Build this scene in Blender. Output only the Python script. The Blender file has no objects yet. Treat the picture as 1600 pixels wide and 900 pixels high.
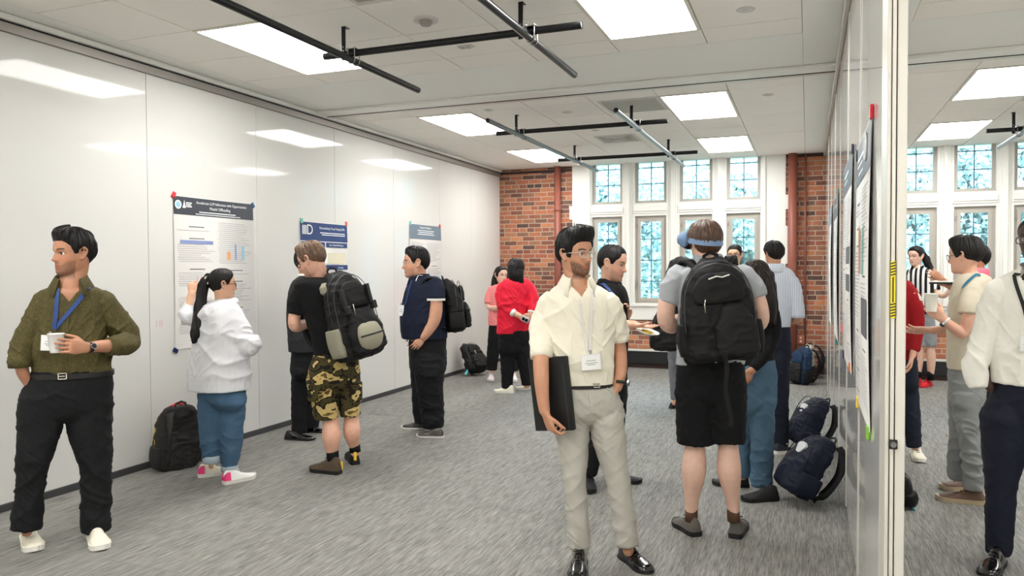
import bpy, math, random
import numpy as np
from mathutils import Vector, Matrix
from mathutils.bvhtree import BVHTree

# ------------------------------------------------------------------ camera, world, exposure
SC = bpy.context.scene
COL = SC.collection
F_PX, YAW, PITCH, ROLL = 1192.75, 0.36939, 0.025182, -0.0044939
CAM = np.array([0.0, 0.0, 1.55])
_f = np.array([-math.sin(YAW)*math.cos(PITCH), math.cos(YAW)*math.cos(PITCH), -math.sin(PITCH)])
_r = np.array([math.cos(YAW), math.sin(YAW), 0.0]); _u = np.cross(_r, _f)
_r, _u = math.cos(ROLL)*_r+math.sin(ROLL)*_u, -math.sin(ROLL)*_r+math.cos(ROLL)*_u
cd = bpy.data.cameras.new('camera'); cam = bpy.data.objects.new('camera', cd); COL.objects.link(cam)
cam.matrix_world = Matrix(((_r[0], _u[0], -_f[0], CAM[0]), (_r[1], _u[1], -_f[1], CAM[1]), (_r[2], _u[2], -_f[2], CAM[2]), (0, 0, 0, 1)))
cd.sensor_fit = 'HORIZONTAL'; cd.sensor_width = 36.0; cd.lens = 36.0*F_PX/1600.0; cd.clip_start = 0.05; cd.clip_end = 300
SC.camera = cam
SC.view_settings.view_transform = 'Standard'; SC.view_settings.look = 'None'
SC.view_settings.gamma = 1.0; SC.view_settings.use_curve_mapping = False
SC.view_settings.exposure = 0.40
LAMP_EMIT = 15.0
SKY_EMIT = 17.0
w = bpy.data.worlds.new('sky'); SC.world = w; w.use_nodes = True
bg = w.node_tree.nodes['Background']; bg.inputs[0].default_value = (0.72, 0.87, 1.0, 1); bg.inputs[1].default_value = SKY_EMIT
sd = bpy.data.lights.new('sun', 'SUN'); sd.energy = 11.0; sd.angle = 0.05; sd.color = (1, .96, .88)
so = bpy.data.objects.new('sun', sd); COL.objects.link(so); so.rotation_euler = (math.radians(-38), math.radians(12), 0)

# ------------------------------------------------------------------ materials
def lin(c):
    return tuple(((x/255)/12.92 if x/255 <= 0.04045 else ((x/255+0.055)/1.055)**2.4) for x in c)
MATS = {}
def new_mat(name):
    m = bpy.data.materials.new(name); m.use_nodes = True
    nt = m.node_tree; b = nt.nodes['Principled BSDF']; return m, nt, b
def mat(name, c, rough=0.6, metal=0.0, bump=0.0, bscale=200.0, spec=0.5, var=0.0, vscale=8.0, coat=0.0):
    if name in MATS: return MATS[name]
    m, nt, b = new_mat(name); c = lin(c)
    b.inputs['Base Color'].default_value = (*c, 1); b.inputs['Roughness'].default_value = rough
    b.inputs['Metallic'].default_value = metal; b.inputs['Specular IOR Level'].default_value = spec
    b.inputs['Coat Weight'].default_value = coat
    tc = nt.nodes.new('ShaderNodeTexCoord')
    if bump:
        n = nt.nodes.new('ShaderNodeTexNoise'); n.inputs['Scale'].default_value = bscale; n.inputs['Detail'].default_value = 3
        nt.links.new(tc.outputs['Object'], n.inputs['Vector'])
        bp = nt.nodes.new('ShaderNodeBump'); bp.inputs['Strength'].default_value = bump; bp.inputs['Distance'].default_value = 0.003
        nt.links.new(n.outputs[0], bp.inputs['Height']); nt.links.new(bp.outputs[0], b.inputs['Normal'])
    if var:
        n = nt.nodes.new('ShaderNodeTexNoise'); n.inputs['Scale'].default_value = vscale; n.inputs['Detail'].default_value = 4
        nt.links.new(tc.outputs['Object'], n.inputs['Vector'])
        mx = nt.nodes.new('ShaderNodeMix'); mx.data_type = 'RGBA'
        mx.inputs['A'].default_value = (*[x*(1-var) for x in c], 1); mx.inputs['B'].default_value = (*[min(1, x*(1+var)) for x in c], 1)
        nt.links.new(n.outputs[0], mx.inputs['Factor']); nt.links.new(mx.outputs['Result'], b.inputs['Base Color'])
    MATS[name] = m; return m
def ramp_mat(name, stops, build, rough=0.8, bump=0.0, const=True, spec=.3):
    """procedural pattern: build(nt, texcoord) returns a factor socket that drives a colour ramp"""
    if name in MATS: return MATS[name]
    m, nt, b = new_mat(name); tc = nt.nodes.new('ShaderNodeTexCoord')
    s = build(nt, tc); r = nt.nodes.new('ShaderNodeValToRGB')
    r.color_ramp.interpolation = 'CONSTANT' if const else 'LINEAR'
    while len(r.color_ramp.elements) < len(stops): r.color_ramp.elements.new(0.5)
    for e, (p, c) in zip(r.color_ramp.elements, stops): e.position = p; e.color = (*lin(c), 1)
    nt.links.new(s, r.inputs[0]); nt.links.new(r.outputs[0], b.inputs['Base Color'])
    b.inputs['Roughness'].default_value = rough; b.inputs['Specular IOR Level'].default_value = spec
    if bump:
        bp = nt.nodes.new('ShaderNodeBump'); bp.inputs['Strength'].default_value = bump; bp.inputs['Distance'].default_value = .003
        nt.links.new(s, bp.inputs['Height']); nt.links.new(bp.outputs[0], b.inputs['Normal'])
    MATS[name] = m; return m
def node(nt, t, **kw):
    n = nt.nodes.new(t)
    for k, v in kw.items(): setattr(n, k, v)
    return n
def noise_fac(scale, detail=3, stretch=(1, 1, 1), dist=0.0):
    def f(nt, tc):
        mp = node(nt, 'ShaderNodeMapping'); mp.inputs['Scale'].default_value = stretch
        nt.links.new(tc.outputs['Object'], mp.inputs['Vector'])
        n = node(nt, 'ShaderNodeTexNoise'); n.inputs['Scale'].default_value = scale; n.inputs['Detail'].default_value = detail
        n.inputs['Distortion'].default_value = dist
        nt.links.new(mp.outputs[0], n.inputs['Vector']); return n.outputs[0]
    return f
def wave_fac(scale, axis='X', dist=0.0):
    def f(nt, tc):
        n = node(nt, 'ShaderNodeTexWave', wave_type='BANDS', bands_direction=axis); n.inputs['Scale'].default_value = scale
        n.inputs['Distortion'].default_value = dist; n.inputs['Detail Scale'].default_value = 3
        nt.links.new(tc.outputs['Object'], n.inputs['Vector']); return n.outputs[1]
    return f

# ------------------------------------------------------------------ object helpers
def link(name, me, m, parent=None, smooth=False):
    o = bpy.data.objects.new(name, me); COL.objects.link(o)
    if m is not None:
        for mm in (m if isinstance(m, (list, tuple)) else [m]): me.materials.append(mm)
    if smooth: me.shade_smooth()
    if parent: o.parent = parent
    return o
def mesh(vs, fs, mi=None):
    me = bpy.data.meshes.new('m'); me.from_pydata([tuple(map(float, v)) for v in vs], [], [tuple(map(int, f)) for f in fs]); me.update()
    if mi is not None: me.polygons.foreach_set('material_index', mi)
    return me
def tag(o, label=None, cat=None, group=None, kind=None):
    if label: o['label'] = label
    if cat: o['category'] = cat
    if group: o['group'] = group
    if kind: o['kind'] = kind
    return o
def empty(name, loc=(0, 0, 0), rz=0.0):
    o = bpy.data.objects.new(name, None); COL.objects.link(o); o.location = loc; o.rotation_euler = (0, 0, rz)
    o.empty_display_size = .1; return o
class MB:
    """collects shapes into one mesh"""
    def __init__(s): s.v = []; s.f = []; s.m = []; s.mi = 0
    def add(s, vs, fs, mi=None):
        k = len(s.v); s.v += [tuple(map(float, v)) for v in vs]; s.f += [tuple(int(i)+k for i in f) for f in fs]
        s.m += [s.mi if mi is None else mi]*len(fs); return s
    def box(s, a, b, bev=0.0, mi=None, M=None):
        x0, y0, z0 = a; x1, y1, z1 = b
        x0, x1 = min(x0, x1), max(x0, x1); y0, y1 = min(y0, y1), max(y0, y1); z0, z1 = min(z0, z1), max(z0, z1)
        if bev <= 0:
            vs = [(x, y, z) for z in (z0, z1) for y in (y0, y1) for x in (x0, x1)]
            fs = [(0, 2, 3, 1), (4, 5, 7, 6), (0, 1, 5, 4), (2, 6, 7, 3), (0, 4, 6, 2), (1, 3, 7, 5)]
        else:
            e = min(bev, (x1-x0)/2.01, (y1-y0)/2.01, (z1-z0)/2.01); vs = []; idx = {}
            for ix in (0, 1):
                for iy in (0, 1):
                    for iz in (0, 1):
                        for ax in range(3):
                            p = [[x0, x1][ix], [y0, y1][iy], [z0, z1][iz]]
                            for q, (i_, lo) in enumerate(((ix, 0), (iy, 1), (iz, 2))):
                                if q != ax: p[q] += e*(1 if i_ == 0 else -1)
                            idx[ix, iy, iz, ax] = len(vs); vs.append(tuple(p))
            fs = []
            for ix in (0, 1): fs.append([idx[ix, 0, 0, 0], idx[ix, 1, 0, 0], idx[ix, 1, 1, 0], idx[ix, 0, 1, 0]][::(1 if ix else -1)])
            for iy in (0, 1): fs.append([idx[0, iy, 0, 1], idx[1, iy, 0, 1], idx[1, iy, 1, 1], idx[0, iy, 1, 1]][::(-1 if iy else 1)])
            for iz in (0, 1): fs.append([idx[0, 0, iz, 2], idx[1, 0, iz, 2], idx[1, 1, iz, 2], idx[0, 1, iz, 2]][::(1 if iz else -1)])
            for a_ in (0, 1):
                for b_ in (0, 1):
                    fs.append([idx[0, a_, b_, 1], idx[1, a_, b_, 1], idx[1, a_, b_, 2], idx[0, a_, b_, 2]])
                    fs.append([idx[a_, 0, b_, 0], idx[a_, 1, b_, 0], idx[a_, 1, b_, 2], idx[a_, 0, b_, 2]])
                    fs.append([idx[a_, b_, 0, 0], idx[a_, b_, 1, 0], idx[a_, b_, 1, 1], idx[a_, b_, 0, 1]])
                    for c_ in (0, 1): fs.append([idx[a_, b_, c_, 0], idx[a_, b_, c_, 1], idx[a_, b_, c_, 2]])
        if M is not None: vs = [tuple(M @ Vector(v)) for v in vs]
        return s.add(vs, fs, mi)
    def tube(s, pts, r, n=12, mi=None, caps=True, flat=None):
        rr = r if isinstance(r, (list, tuple)) else [r]*len(pts)
        v, f = loft([(p, a, a if flat is None else a*flat, None) for p, a in zip(pts, rr)], n=n, sub=1, caps=caps); return s.add(v, f, mi)
    def ribbon(s, pts, nrm, wd, th=0.002, mi=None):
        """flat strip through pts; nrm one normal per point"""
        P = [np.array(p, float) for p in pts]; N = [np.array(q, float) for q in nrm]; vs = []; fs = []
        for i, p in enumerate(P):
            t = P[min(i+1, len(P)-1)]-P[max(i-1, 0)]; t /= np.linalg.norm(t)+1e-9
            sd_ = np.cross(t, N[i]); sd_ /= np.linalg.norm(sd_)+1e-9; n_ = np.cross(sd_, t)
            vs += [p-sd_*wd/2-n_*th/2, p+sd_*wd/2-n_*th/2, p+sd_*wd/2+n_*th/2, p-sd_*wd/2+n_*th/2]
        for i in range(len(P)-1):
            a = 4*i; b = a+4
            for k in range(4): fs.append((a+k, a+(k+1) % 4, b+(k+1) % 4, b+k))
        fs += [(3, 2, 1, 0), tuple(4*(len(P)-1)+k for k in range(4))]
        return s.add(vs, fs, mi)
    def ball(s, c, r, n=12, mi=None, M=None):
        vs = []; fs = []; r = (r, r, r) if not isinstance(r, (tuple, list)) else r
        for i in range(1, n):
            for j in range(2*n):
                a = math.pi*i/n; b = math.pi*j/n
                p = Vector((r[0]*math.sin(a)*math.cos(b), r[1]*math.sin(a)*math.sin(b), r[2]*math.cos(a)))
                if M is not None: p = M @ p
                vs.append((c[0]+p[0], c[1]+p[1], c[2]+p[2]))
        p = Vector((0, 0, r[2])); q = Vector((0, 0, -r[2]))
        if M is not None: p = M @ p; q = M @ q
        vs += [tuple(Vector(c)+p), tuple(Vector(c)+q)]; t = len(vs)-2
        for i in range(n-2):
            for j in range(2*n): fs.append((i*2*n+j, (i+1)*2*n+j, (i+1)*2*n+(j+1) % (2*n), i*2*n+(j+1) % (2*n)))
        for j in range(2*n): fs.append((t, j, (j+1) % (2*n))); fs.append((t+1, (n-2)*2*n+(j+1) % (2*n), (n-2)*2*n+j))
        return s.add(vs, fs, mi)
    def text(s, body, M, size, mi=None, align='CENTER', extr=0.0006):
        cu = bpy.data.curves.new('t', 'FONT'); cu.body = body; cu.size = size; cu.align_x = align; cu.align_y = 'CENTER'; cu.extrude = extr; cu.resolution_u = 3
        o = bpy.data.objects.new('t', cu); COL.objects.link(o)
        me = bpy.data.meshes.new_from_object(o.evaluated_get(bpy.context.evaluated_depsgraph_get()))
        s.add([tuple(M @ v.co) for v in me.vertices], [tuple(p.vertices) for p in me.polygons], mi)
        bpy.data.objects.remove(o); bpy.data.curves.remove(cu); bpy.data.meshes.remove(me); return s
    def build(s, name, m, parent=None, smooth=False):
        return link(name, mesh(s.v, s.f, s.m), m, parent, smooth)

def catmull(A, sub):
    A = np.array(A, float)
    if sub <= 1 or len(A) < 3: return A
    P = np.vstack([2*A[0]-A[1], A, 2*A[-1]-A[-2]]); out = []
    for i in range(1, len(P)-2):
        p0, p1, p2, p3 = P[i-1:i+3]
        for k in range(sub):
            t = k/sub
            out.append(0.5*((2*p1)+(-p0+p2)*t+(2*p0-5*p1+4*p2-p3)*t*t+(-p0+3*p1-3*p2+p3)*t**3))
    out.append(P[-2]); return np.array(out)
def loft(secs, n=20, sub=4, caps=True, hor=False, exp=2.0, bulge=False):
    """secs: (centre, rx, ry, xdir); rings across the path (or horizontal)"""
    C_ = catmull([np.concatenate([np.array(c, float), [rx, ry]]) for c, rx, ry, _ in secs], sub)
    xd = secs[0][3]; N = len(C_); vs = []; prev = None
    P = C_[:, :3]
    for i in range(N):
        t = P[min(i+1, N-1)]-P[max(i-1, 0)]; t = t/(np.linalg.norm(t)+1e-9)
        if hor: t = np.array([0, 0, 1.0])
        if prev is None:
            x = np.array(xd, float) if xd is not None else (np.array([1., 0, 0]) if abs(t[0]) < .8 else np.array([0, 1., 0]))
        else: x = prev if not hor else np.array(xd, float)
        x = x-t*(x@t); x /= np.linalg.norm(x)+1e-9; prev = x; y = np.cross(t, x)
        for k in range(n):
            a = 2*math.pi*k/n; ca, sa = math.cos(a), math.sin(a)
            if exp != 2.0: ca = math.copysign(abs(ca)**(2/exp), ca); sa = math.copysign(abs(sa)**(2/exp), sa)
            vs.append(P[i]+x*C_[i, 3]*ca+y*C_[i, 4]*sa)
    fs = [(i*n+k, i*n+(k+1) % n, (i+1)*n+(k+1) % n, (i+1)*n+k) for i in range(N-1) for k in range(n)]
    if caps:
        for i, sg in ((0, -1), (N-1, 1)):
            c = P[i].copy()
            if bulge and not (bulge == 'start' and i):
                t = P[min(i+1, N-1)]-P[max(i-1, 0)]; t = t/(np.linalg.norm(t)+1e-9); c = c+sg*t*min(C_[i, 3], C_[i, 4])*.8
                k0 = len(vs); 
                for k in range(n): vs.append(P[i]+(vs[i*n+k]-P[i])*.72+(c-P[i])*.75)
                for k in range(n):
                    q = (i*n+k, i*n+(k+1) % n, k0+(k+1) % n, k0+k); fs.append(q if sg > 0 else q[::-1])
                vs.append(c); j = len(vs)-1
                for k in range(n): q = (k0+k, k0+(k+1) % n, j); fs.append(q if sg > 0 else q[::-1])
            else:
                vs.append(c); j = len(vs)-1
                for k in range(n): q = (i*n+k, i*n+(k+1) % n, j); fs.append(q if sg > 0 else q[::-1])
    return vs, fs

# vectorised noise
def vn(p, seed=0):
    p = np.asarray(p, float); i = np.floor(p).astype(np.int64); f = p-i; f = f*f*(3-2*f)
    def h(dx, dy, dz):
        x = (i[:, 0]+dx)*73856093 ^ (i[:, 1]+dy)*19349663 ^ (i[:, 2]+dz)*83492791 ^ (seed*2654435761)
        x = (x ^ (x >> 13))*1274126177 & 0x7fffffff; return ((x ^ (x >> 15)) & 0xffff)/65535.0
    r = 0
    for dx in (0, 1):
        for dy in (0, 1):
            for dz in (0, 1):
                w_ = (f[:, 0] if dx else 1-f[:, 0])*(f[:, 1] if dy else 1-f[:, 1])*(f[:, 2] if dz else 1-f[:, 2]); r = r+w_*h(dx, dy, dz)
    return r
def sstep(a, b, x):
    t = np.clip((x-a)/(b-a), 0, 1); return t*t*(3-2*t)
def coords(me):
    a = np.empty(len(me.vertices)*3); me.vertices.foreach_get('co', a); return a.reshape(-1, 3)
def normals(me):
    a = np.empty(len(me.vertices)*3, dtype=np.float32); me.vertex_normals.foreach_get('vector', a); return a.reshape(-1, 3).astype(float)
def union_mesh(parts, voxel, smooth=3, keep=False):
    mb = MB()
    for v, f in parts: mb.add(v, f)
    me = mesh(mb.v, mb.f); o = bpy.data.objects.new('tmp', me); COL.objects.link(o)
    m = o.modifiers.new('r', 'REMESH'); m.mode = 'VOXEL'; m.voxel_size = voxel
    if smooth: q = o.modifiers.new('s', 'SMOOTH'); q.factor = .5; q.iterations = smooth
    dg = bpy.context.evaluated_depsgraph_get(); res = bpy.data.meshes.new_from_object(o.evaluated_get(dg))
    bpy.data.objects.remove(o); bpy.data.meshes.remove(me); return res
def fill_color(me, cols):
    at = me.attributes.new('Col', 'FLOAT_COLOR', 'POINT')
    a = np.ones((len(cols), 4), dtype=np.float32); a[:, :3] = cols; at.data.foreach_set('color', a.ravel())

def ray(u, v): return _f+(u-800)/F_PX*_r-(v-450)/F_PX*_u
def floor_at(u, v, z=0.0): d = ray(u, v); return CAM+d*((z-CAM[2])/d[2])
def on_x(u, v, X): d = ray(u, v); return CAM+d*((X-CAM[0])/d[0])
def on_y(u, v, Y): d = ray(u, v); return CAM+d*((Y-CAM[1])/d[1])
# ------------------------------------------------------------------ the room
XL, XR, XR2, YB, ZC, YF, XE = -4.82, .235, .280, 11.9, 3.2, -2.0, 6.0
G = .6457
def carpet():
    m, nt, b = new_mat('carpet'); tc = node(nt, 'ShaderNodeTexCoord')
    def nz(scale, st, det=3, rough=.6):
        mp = node(nt, 'ShaderNodeMapping'); mp.inputs['Scale'].default_value = st; nt.links.new(tc.outputs['Object'], mp.inputs['Vector'])
        n = node(nt, 'ShaderNodeTexNoise'); n.inputs['Scale'].default_value = scale; n.inputs['Detail'].default_value = det; n.inputs['Roughness'].default_value = rough
        nt.links.new(mp.outputs[0], n.inputs['Vector']); return n.outputs[0]
    a = nz(1, (125, 8, 1), 4); c = nz(1, (42, 2.6, 1), 3); d = nz(260, (1, 1, 1), 2)
    def math_(op, x, y):
        n = node(nt, 'ShaderNodeMath', operation=op)
        for i, s in enumerate((x, y)):
            if isinstance(s, (int, float)): n.inputs[i].default_value = s
            else: nt.links.new(s, n.inputs[i])
        return n.outputs[0]
    s = math_('ADD', math_('MULTIPLY', a, .5), math_('ADD', math_('MULTIPLY', c, .25), math_('MULTIPLY', d, .25)))
    br = node(nt, 'ShaderNodeTexBrick'); br.inputs['Scale'].default_value = 1.0; br.inputs['Mortar Size'].default_value = .002
    br.inputs['Brick Width'].default_value = 1.0; br.inputs['Row Height'].default_value = .5
    br.inputs['Color1'].default_value = (.92, .92, .92, 1); br.inputs['Color2'].default_value = (1.06, 1.06, 1.06, 1); br.inputs['Mortar'].default_value = (.7, .7, .7, 1)
    mp = node(nt, 'ShaderNodeMapping'); mp.inputs['Rotation'].default_value = (0, 0, math.pi/2); nt.links.new(tc.outputs['Object'], mp.inputs['Vector']); nt.links.new(mp.outputs[0], br.inputs['Vector'])
    r = node(nt, 'ShaderNodeValToRGB'); e = r.color_ramp.elements
    e[0].position = .38; e[0].color = (*lin((84, 83, 80)), 1); e[1].position = .62; e[1].color = (*lin((156, 154, 148)), 1)
    nt.links.new(s, r.inputs[0]); mx = node(nt, 'ShaderNodeMix', data_type='RGBA', blend_type='MULTIPLY'); mx.inputs['Factor'].default_value = 1
    nt.links.new(r.outputs[0], mx.inputs['A']); nt.links.new(br.outputs[0], mx.inputs['B']); nt.links.new(mx.outputs['Result'], b.inputs['Base Color'])
    b.inputs['Roughness'].default_value = .75; b.inputs['Specular IOR Level'].default_value = .45
    bp = node(nt, 'ShaderNodeBump'); bp.inputs['Strength'].default_value = .5; bp.inputs['Distance'].default_value = .004
    nt.links.new(s, bp.inputs['Height']); nt.links.new(bp.outputs[0], b.inputs['Normal']); return m
def brick():
    m, nt, b = new_mat('brick'); tc = node(nt, 'ShaderNodeTexCoord')
    sp = node(nt, 'ShaderNodeSeparateXYZ'); cb = node(nt, 'ShaderNodeCombineXYZ'); nt.links.new(tc.outputs['Object'], sp.inputs[0])
    nt.links.new(sp.outputs[0], cb.inputs[0]); nt.links.new(sp.outputs[2], cb.inputs[1])
    nz = node(nt, 'ShaderNodeTexNoise'); nz.inputs['Scale'].default_value = 9; nt.links.new(cb.outputs[0], nz.inputs['Vector'])
    vm = node(nt, 'ShaderNodeVectorMath', operation='SCALE'); vm.inputs['Scale'].default_value = .012; nt.links.new(nz.outputs[1], vm.inputs[0])
    va = node(nt, 'ShaderNodeVectorMath', operation='ADD'); nt.links.new(cb.outputs[0], va.inputs[0]); nt.links.new(vm.outputs[0], va.inputs[1])
    br = node(nt, 'ShaderNodeTexBrick'); br.inputs['Scale'].default_value = 1; br.inputs['Brick Width'].default_value = .215; br.inputs['Row Height'].default_value = .072
    br.inputs['Mortar Size'].default_value = .0075; br.inputs['Mortar Smooth'].default_value = .3; br.inputs['Bias'].default_value = 0
    br.inputs['Color1'].default_value = (0, 0, 0, 1); br.inputs['Color2'].default_value = (1, 1, 1, 1); br.squash = .62; br.squash_frequency = 5
    nt.links.new(va.outputs[0], br.inputs['Vector'])
    r = node(nt, 'ShaderNodeValToRGB'); cols = [(0, (86, 66, 60)), (.2, (132, 84, 68)), (.36, (166, 98, 72)), (.55, (186, 116, 82)), (.7, (112, 84, 72)), (.85, (200, 134, 94)), (1, (140, 82, 66))]
    while len(r.color_ramp.elements) < len(cols): r.color_ramp.elements.new(.5)
    for e, (p, c) in zip(r.color_ramp.elements, cols): e.position = p; e.color = (*lin(c), 1)
    nt.links.new(br.outputs[0], r.inputs[0])
    n2 = node(nt, 'ShaderNodeTexNoise'); n2.inputs['Scale'].default_value = 45; n2.inputs['Detail'].default_value = 4; nt.links.new(tc.outputs['Object'], n2.inputs['Vector'])
    m2 = node(nt, 'ShaderNodeMix', data_type='RGBA', blend_type='OVERLAY'); m2.inputs['Factor'].default_value = .45
    nt.links.new(r.outputs[0], m2.inputs['A']); nt.links.new(n2.outputs[0], m2.inputs['B'])
    mx = node(nt, 'ShaderNodeMix', data_type='RGBA'); mx.inputs['B'].default_value = (*lin((184, 166, 148)), 1)
    nt.links.new(m2.outputs['Result'], mx.inputs['A']); nt.links.new(br.outputs[1], mx.inputs['Factor']); nt.links.new(mx.outputs['Result'], b.inputs['Base Color'])
    b.inputs['Roughness'].default_value = .8
    bp = node(nt, 'ShaderNodeBump', invert=True); bp.inputs['Strength'].default_value = .8; bp.inputs['Distance'].default_value = .008
    nt.links.new(br.outputs[1], bp.inputs['Height']); nt.links.new(bp.outputs[0], b.inputs['Normal']); return m
def whiteboard():
    m, nt, b = new_mat('whiteboard'); tc = node(nt, 'ShaderNodeTexCoord'); b.inputs['Base Color'].default_value = (*lin((217, 216, 212)), 1)
    b.inputs['Roughness'].default_value = .055; b.inputs['Specular IOR Level'].default_value = .27; b.inputs['Coat Weight'].default_value = 0; b.inputs['Coat Roughness'].default_value = .05
    n = node(nt, 'ShaderNodeTexNoise'); n.inputs['Scale'].default_value = 1.3; n.inputs['Detail'].default_value = 1; nt.links.new(tc.outputs['Object'], n.inputs['Vector'])
    bp = node(nt, 'ShaderNodeBump'); bp.inputs['Strength'].default_value = .10; bp.inputs['Distance'].default_value = .02
    nt.links.new(n.outputs[0], bp.inputs['Height']); nt.links.new(bp.outputs[0], b.inputs['Normal']); nt.links.new(bp.outputs[0], b.inputs['Coat Normal']); return m
CARPET, BRICK, BOARD = carpet(), brick(), whiteboard()
TILE = mat('ceiling_tile', (244, 241, 234), .9, bump=.25, bscale=350); GYP = mat('gypsum', (240, 240, 235), .85)
GRID = mat('ceiling_grid', (150, 148, 142), .6); DARK = mat('dark_gap', (12, 12, 13), .6)
ALU = mat('aluminium', (165, 160, 155), .4, .6); ALU2 = mat('pale_aluminium', (214, 210, 200), .38, .25)
PAINT = mat('white_paint', (236, 236, 230), .5, var=.02); BASE = mat('base_rubber', (58, 58, 60), .6)
WOODB = mat('brown_base', (62, 42, 36), .6, var=.3, vscale=20); WFR = mat('window_frame_paint', (178, 173, 164), .55)
def struct(o): o['kind'] = 'structure'; return o

# floor
mb = MB(); mb.box((XL-.1, YF, -.1), (XE, YB+.3, 0)); struct(mb.build('floor', CARPET))
# ceiling: backing, gypsum field, tiles with real gaps
mb = MB(); mb.mi = 0; mb.box((XL-.1, YF, ZC+.012), (XE, YB+.3, ZC+.1), mi=1)
def tiles(xs, ys):
    for i in range(len(xs)-1):
        for j in range(len(ys)-1):
            cx, cy = (xs[i]+xs[i+1])/2, (ys[j]+ys[j+1])/2
            if any(a < cx < b_ and c < cy < d for a, b_, c, d in LAMPS): continue
            g = .004; mb.box((xs[i]+g, ys[j]+g, ZC), (xs[i+1]-g, ys[j+1]-g, ZC+.01), mi=0)
P = .6543
xsl = [-4.62+P*k for k in range(8)]; xsr = [.645+P*k for k in range(9)]
ysf = [5.79, 5.44]+[5.44-G*k for k in range(1, 12)]; ysf = ysf[::-1]
ysr = [7.12, 7.38]+[7.38+G*k for k in range(1, 8)]+[YB]
LAMPS = []
for x0 in (xsl[1], xsl[5], xsr[1], xsr[5]):
    for y0, y1 in ((5.44-2*G, 5.44), (5.44-7*G, 5.44-5*G), (5.44-11*G, 5.44-9*G), (7.38, 7.38+2*G), (7.38+4*G, 7.38+6*G)): LAMPS.append((x0, x0+P, y0, y1))
tiles(xsl, ysf); tiles(xsl, ysr); tiles(xsr, ysf); tiles(xsr, ysr)
# gypsum bands between the tile fields
for x0, x1 in ((XL, -4.62), (xsl[-1], XR), (XR2, .645), (xsr[-1], XE)): mb.box((x0, YF, ZC), (x1, YB, ZC+.01), mi=2)
for x0, x1 in ((-4.62, xsl[-1]), (.645, xsr[-1])):
    mb.box((x0+.002, 5.792, ZC), (x1-.002, 7.118, ZC+.01), mi=2); mb.box((x0, YF, ZC), (x1, ysf[0]-.002, ZC+.01), mi=2)
mb.box((XL, YB, ZC), (XE, YB+.3, ZC+.01), mi=2)
struct(mb.build('ceiling', [TILE, GRID, GYP]))
# operable partition track across the ceiling, and tracks along the walls
mb = MB(); mb.box((XL+.06, 6.70, ZC-.03), (XE, 6.885, ZC-.001), .006, mi=0); mb.box((XL+.06, 6.887, ZC-.032), (XE, 6.91, ZC-.001), mi=1); mb.box((XL+.06, 6.912, ZC-.026), (XE, 7.0, ZC-.001), .004, mi=2)
struct(mb.build('trim_1', [PAINT, DARK, ALU2]))
mb = MB(); mb.box((XL, YF, 3.085), (XL+.022, YB-.005, 3.145), .002, mi=0); mb.box((XL, YF, 3.146), (XL+.015, YB-.005, 3.158), mi=1)
mb.box((XL, YF, 3.159), (XL+.05, YB-.005, ZC-.001), .01, mi=2); struct(mb.build('trim_2', [ALU, DARK, GYP]))
mb = MB()
for sx in (-1, 1):
    x0 = XR-.03 if sx < 0 else XR2
    mb.box((x0, YF, ZC-.05), (x0+.03, YB-.005, ZC-.001), .004, mi=0)
struct(mb.build('trim_3', [ALU2]))
# left wall of tall whiteboard panels; seams every 1.22 m
mb = MB(); seams = [YF, -.5, .8, 2.05, 3.3, 4.56, 5.83, 7.10, 8.37, 9.64, 10.72, YB]
for a, b_ in zip(seams[:-1], seams[1:]): mb.box((XL-.08, a+.002, .05), (XL, b_-.002, 3.085), .0015, mi=0)
mb.box((XL-.1, YF, 0), (XL-.012, YB, 3.19), mi=1); struct(mb.build('wall_left', [BOARD, mat('panel_seam', (120, 120, 118), .6)]))
mb = MB(); mb.box((XL-.02, YF, 0), (XL+.012, YB, .05), .003); struct(mb.build('baseboard_left', BASE))
# partition
mb = MB(); pse = [2.84, 4.03, 5.25, 6.47, 7.69, 8.91, 10.13, YB-.005]
for a, b_ in zip(pse[:-1], pse[1:]):
    mb.box((XR, a+.028, .03), (XR2, b_-.004, 3.15), .001, mi=0); mb.box((XR-.004, a+.004, .03), (XR2+.004, a+.026, 3.15), .002, mi=1)
mb.box((XR+.006, 2.84, 0.005), (XR2-.006, YB-.01, .03), mi=2)
struct(mb.build('wall_partition', [BOARD, ALU2, DARK]))
# end post of the partition with its grooves, latch and marker
mb = MB(); Y0 = 2.655
mb.box((XR-.004, Y0+.02, .005), (XR2+.004, 2.84, 3.17), .002, mi=0)
mb.box((XR-.006, Y0, .005), (XR+.006, Y0+.022, 3.17), .002, mi=0)
mb.box((XR+.0085, Y0-.004, .005), (XR+.0195, Y0+.022, 3.17), .002, mi=0)
mb.box((XR+.023, Y0-.004, .005), (XR2+.006, Y0+.022, 3.17), .003, mi=0)
mb.box((XR+.005, Y0+.010, .005), (XR+.0095, Y0+.025, 3.17), mi=1); mb.box((XR+.019, Y0+.006, .005), (XR+.0235, Y0+.024, 3.17), mi=1)
struct(mb.build('trim_4', [ALU2, DARK]))
zt = 1.55-(450-420)/1000
def tagz(v): return float(on_y(1389, v, Y0)[2])
root = tag(empty('latch', (XR+.018, Y0-.008, tagz(693))), 'small black round latch plate on the partition end post', 'latch')
mb = MB(); mb.box((-.012, -.003, -.015), (.012, .003, .015), .002); mb.build('plate', mat('black_plastic', (22, 22, 23), .4), root)
mb = MB(); mb.tube([(0, -.012, 0), (0, -.002, 0)], [.008, .010], 16); mb.build('barrel', mat('steel', (150, 150, 150), .3, .9), root)
z1, z0 = tagz(408), tagz(497)
mb = MB(); mb.box((-.007, -.002, 0), (.007, .0, z1-z0), mi=0); mb.box((-.0018, -.003, .05), (.0018, -.002, z1-z0-.05), mi=1)
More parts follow.
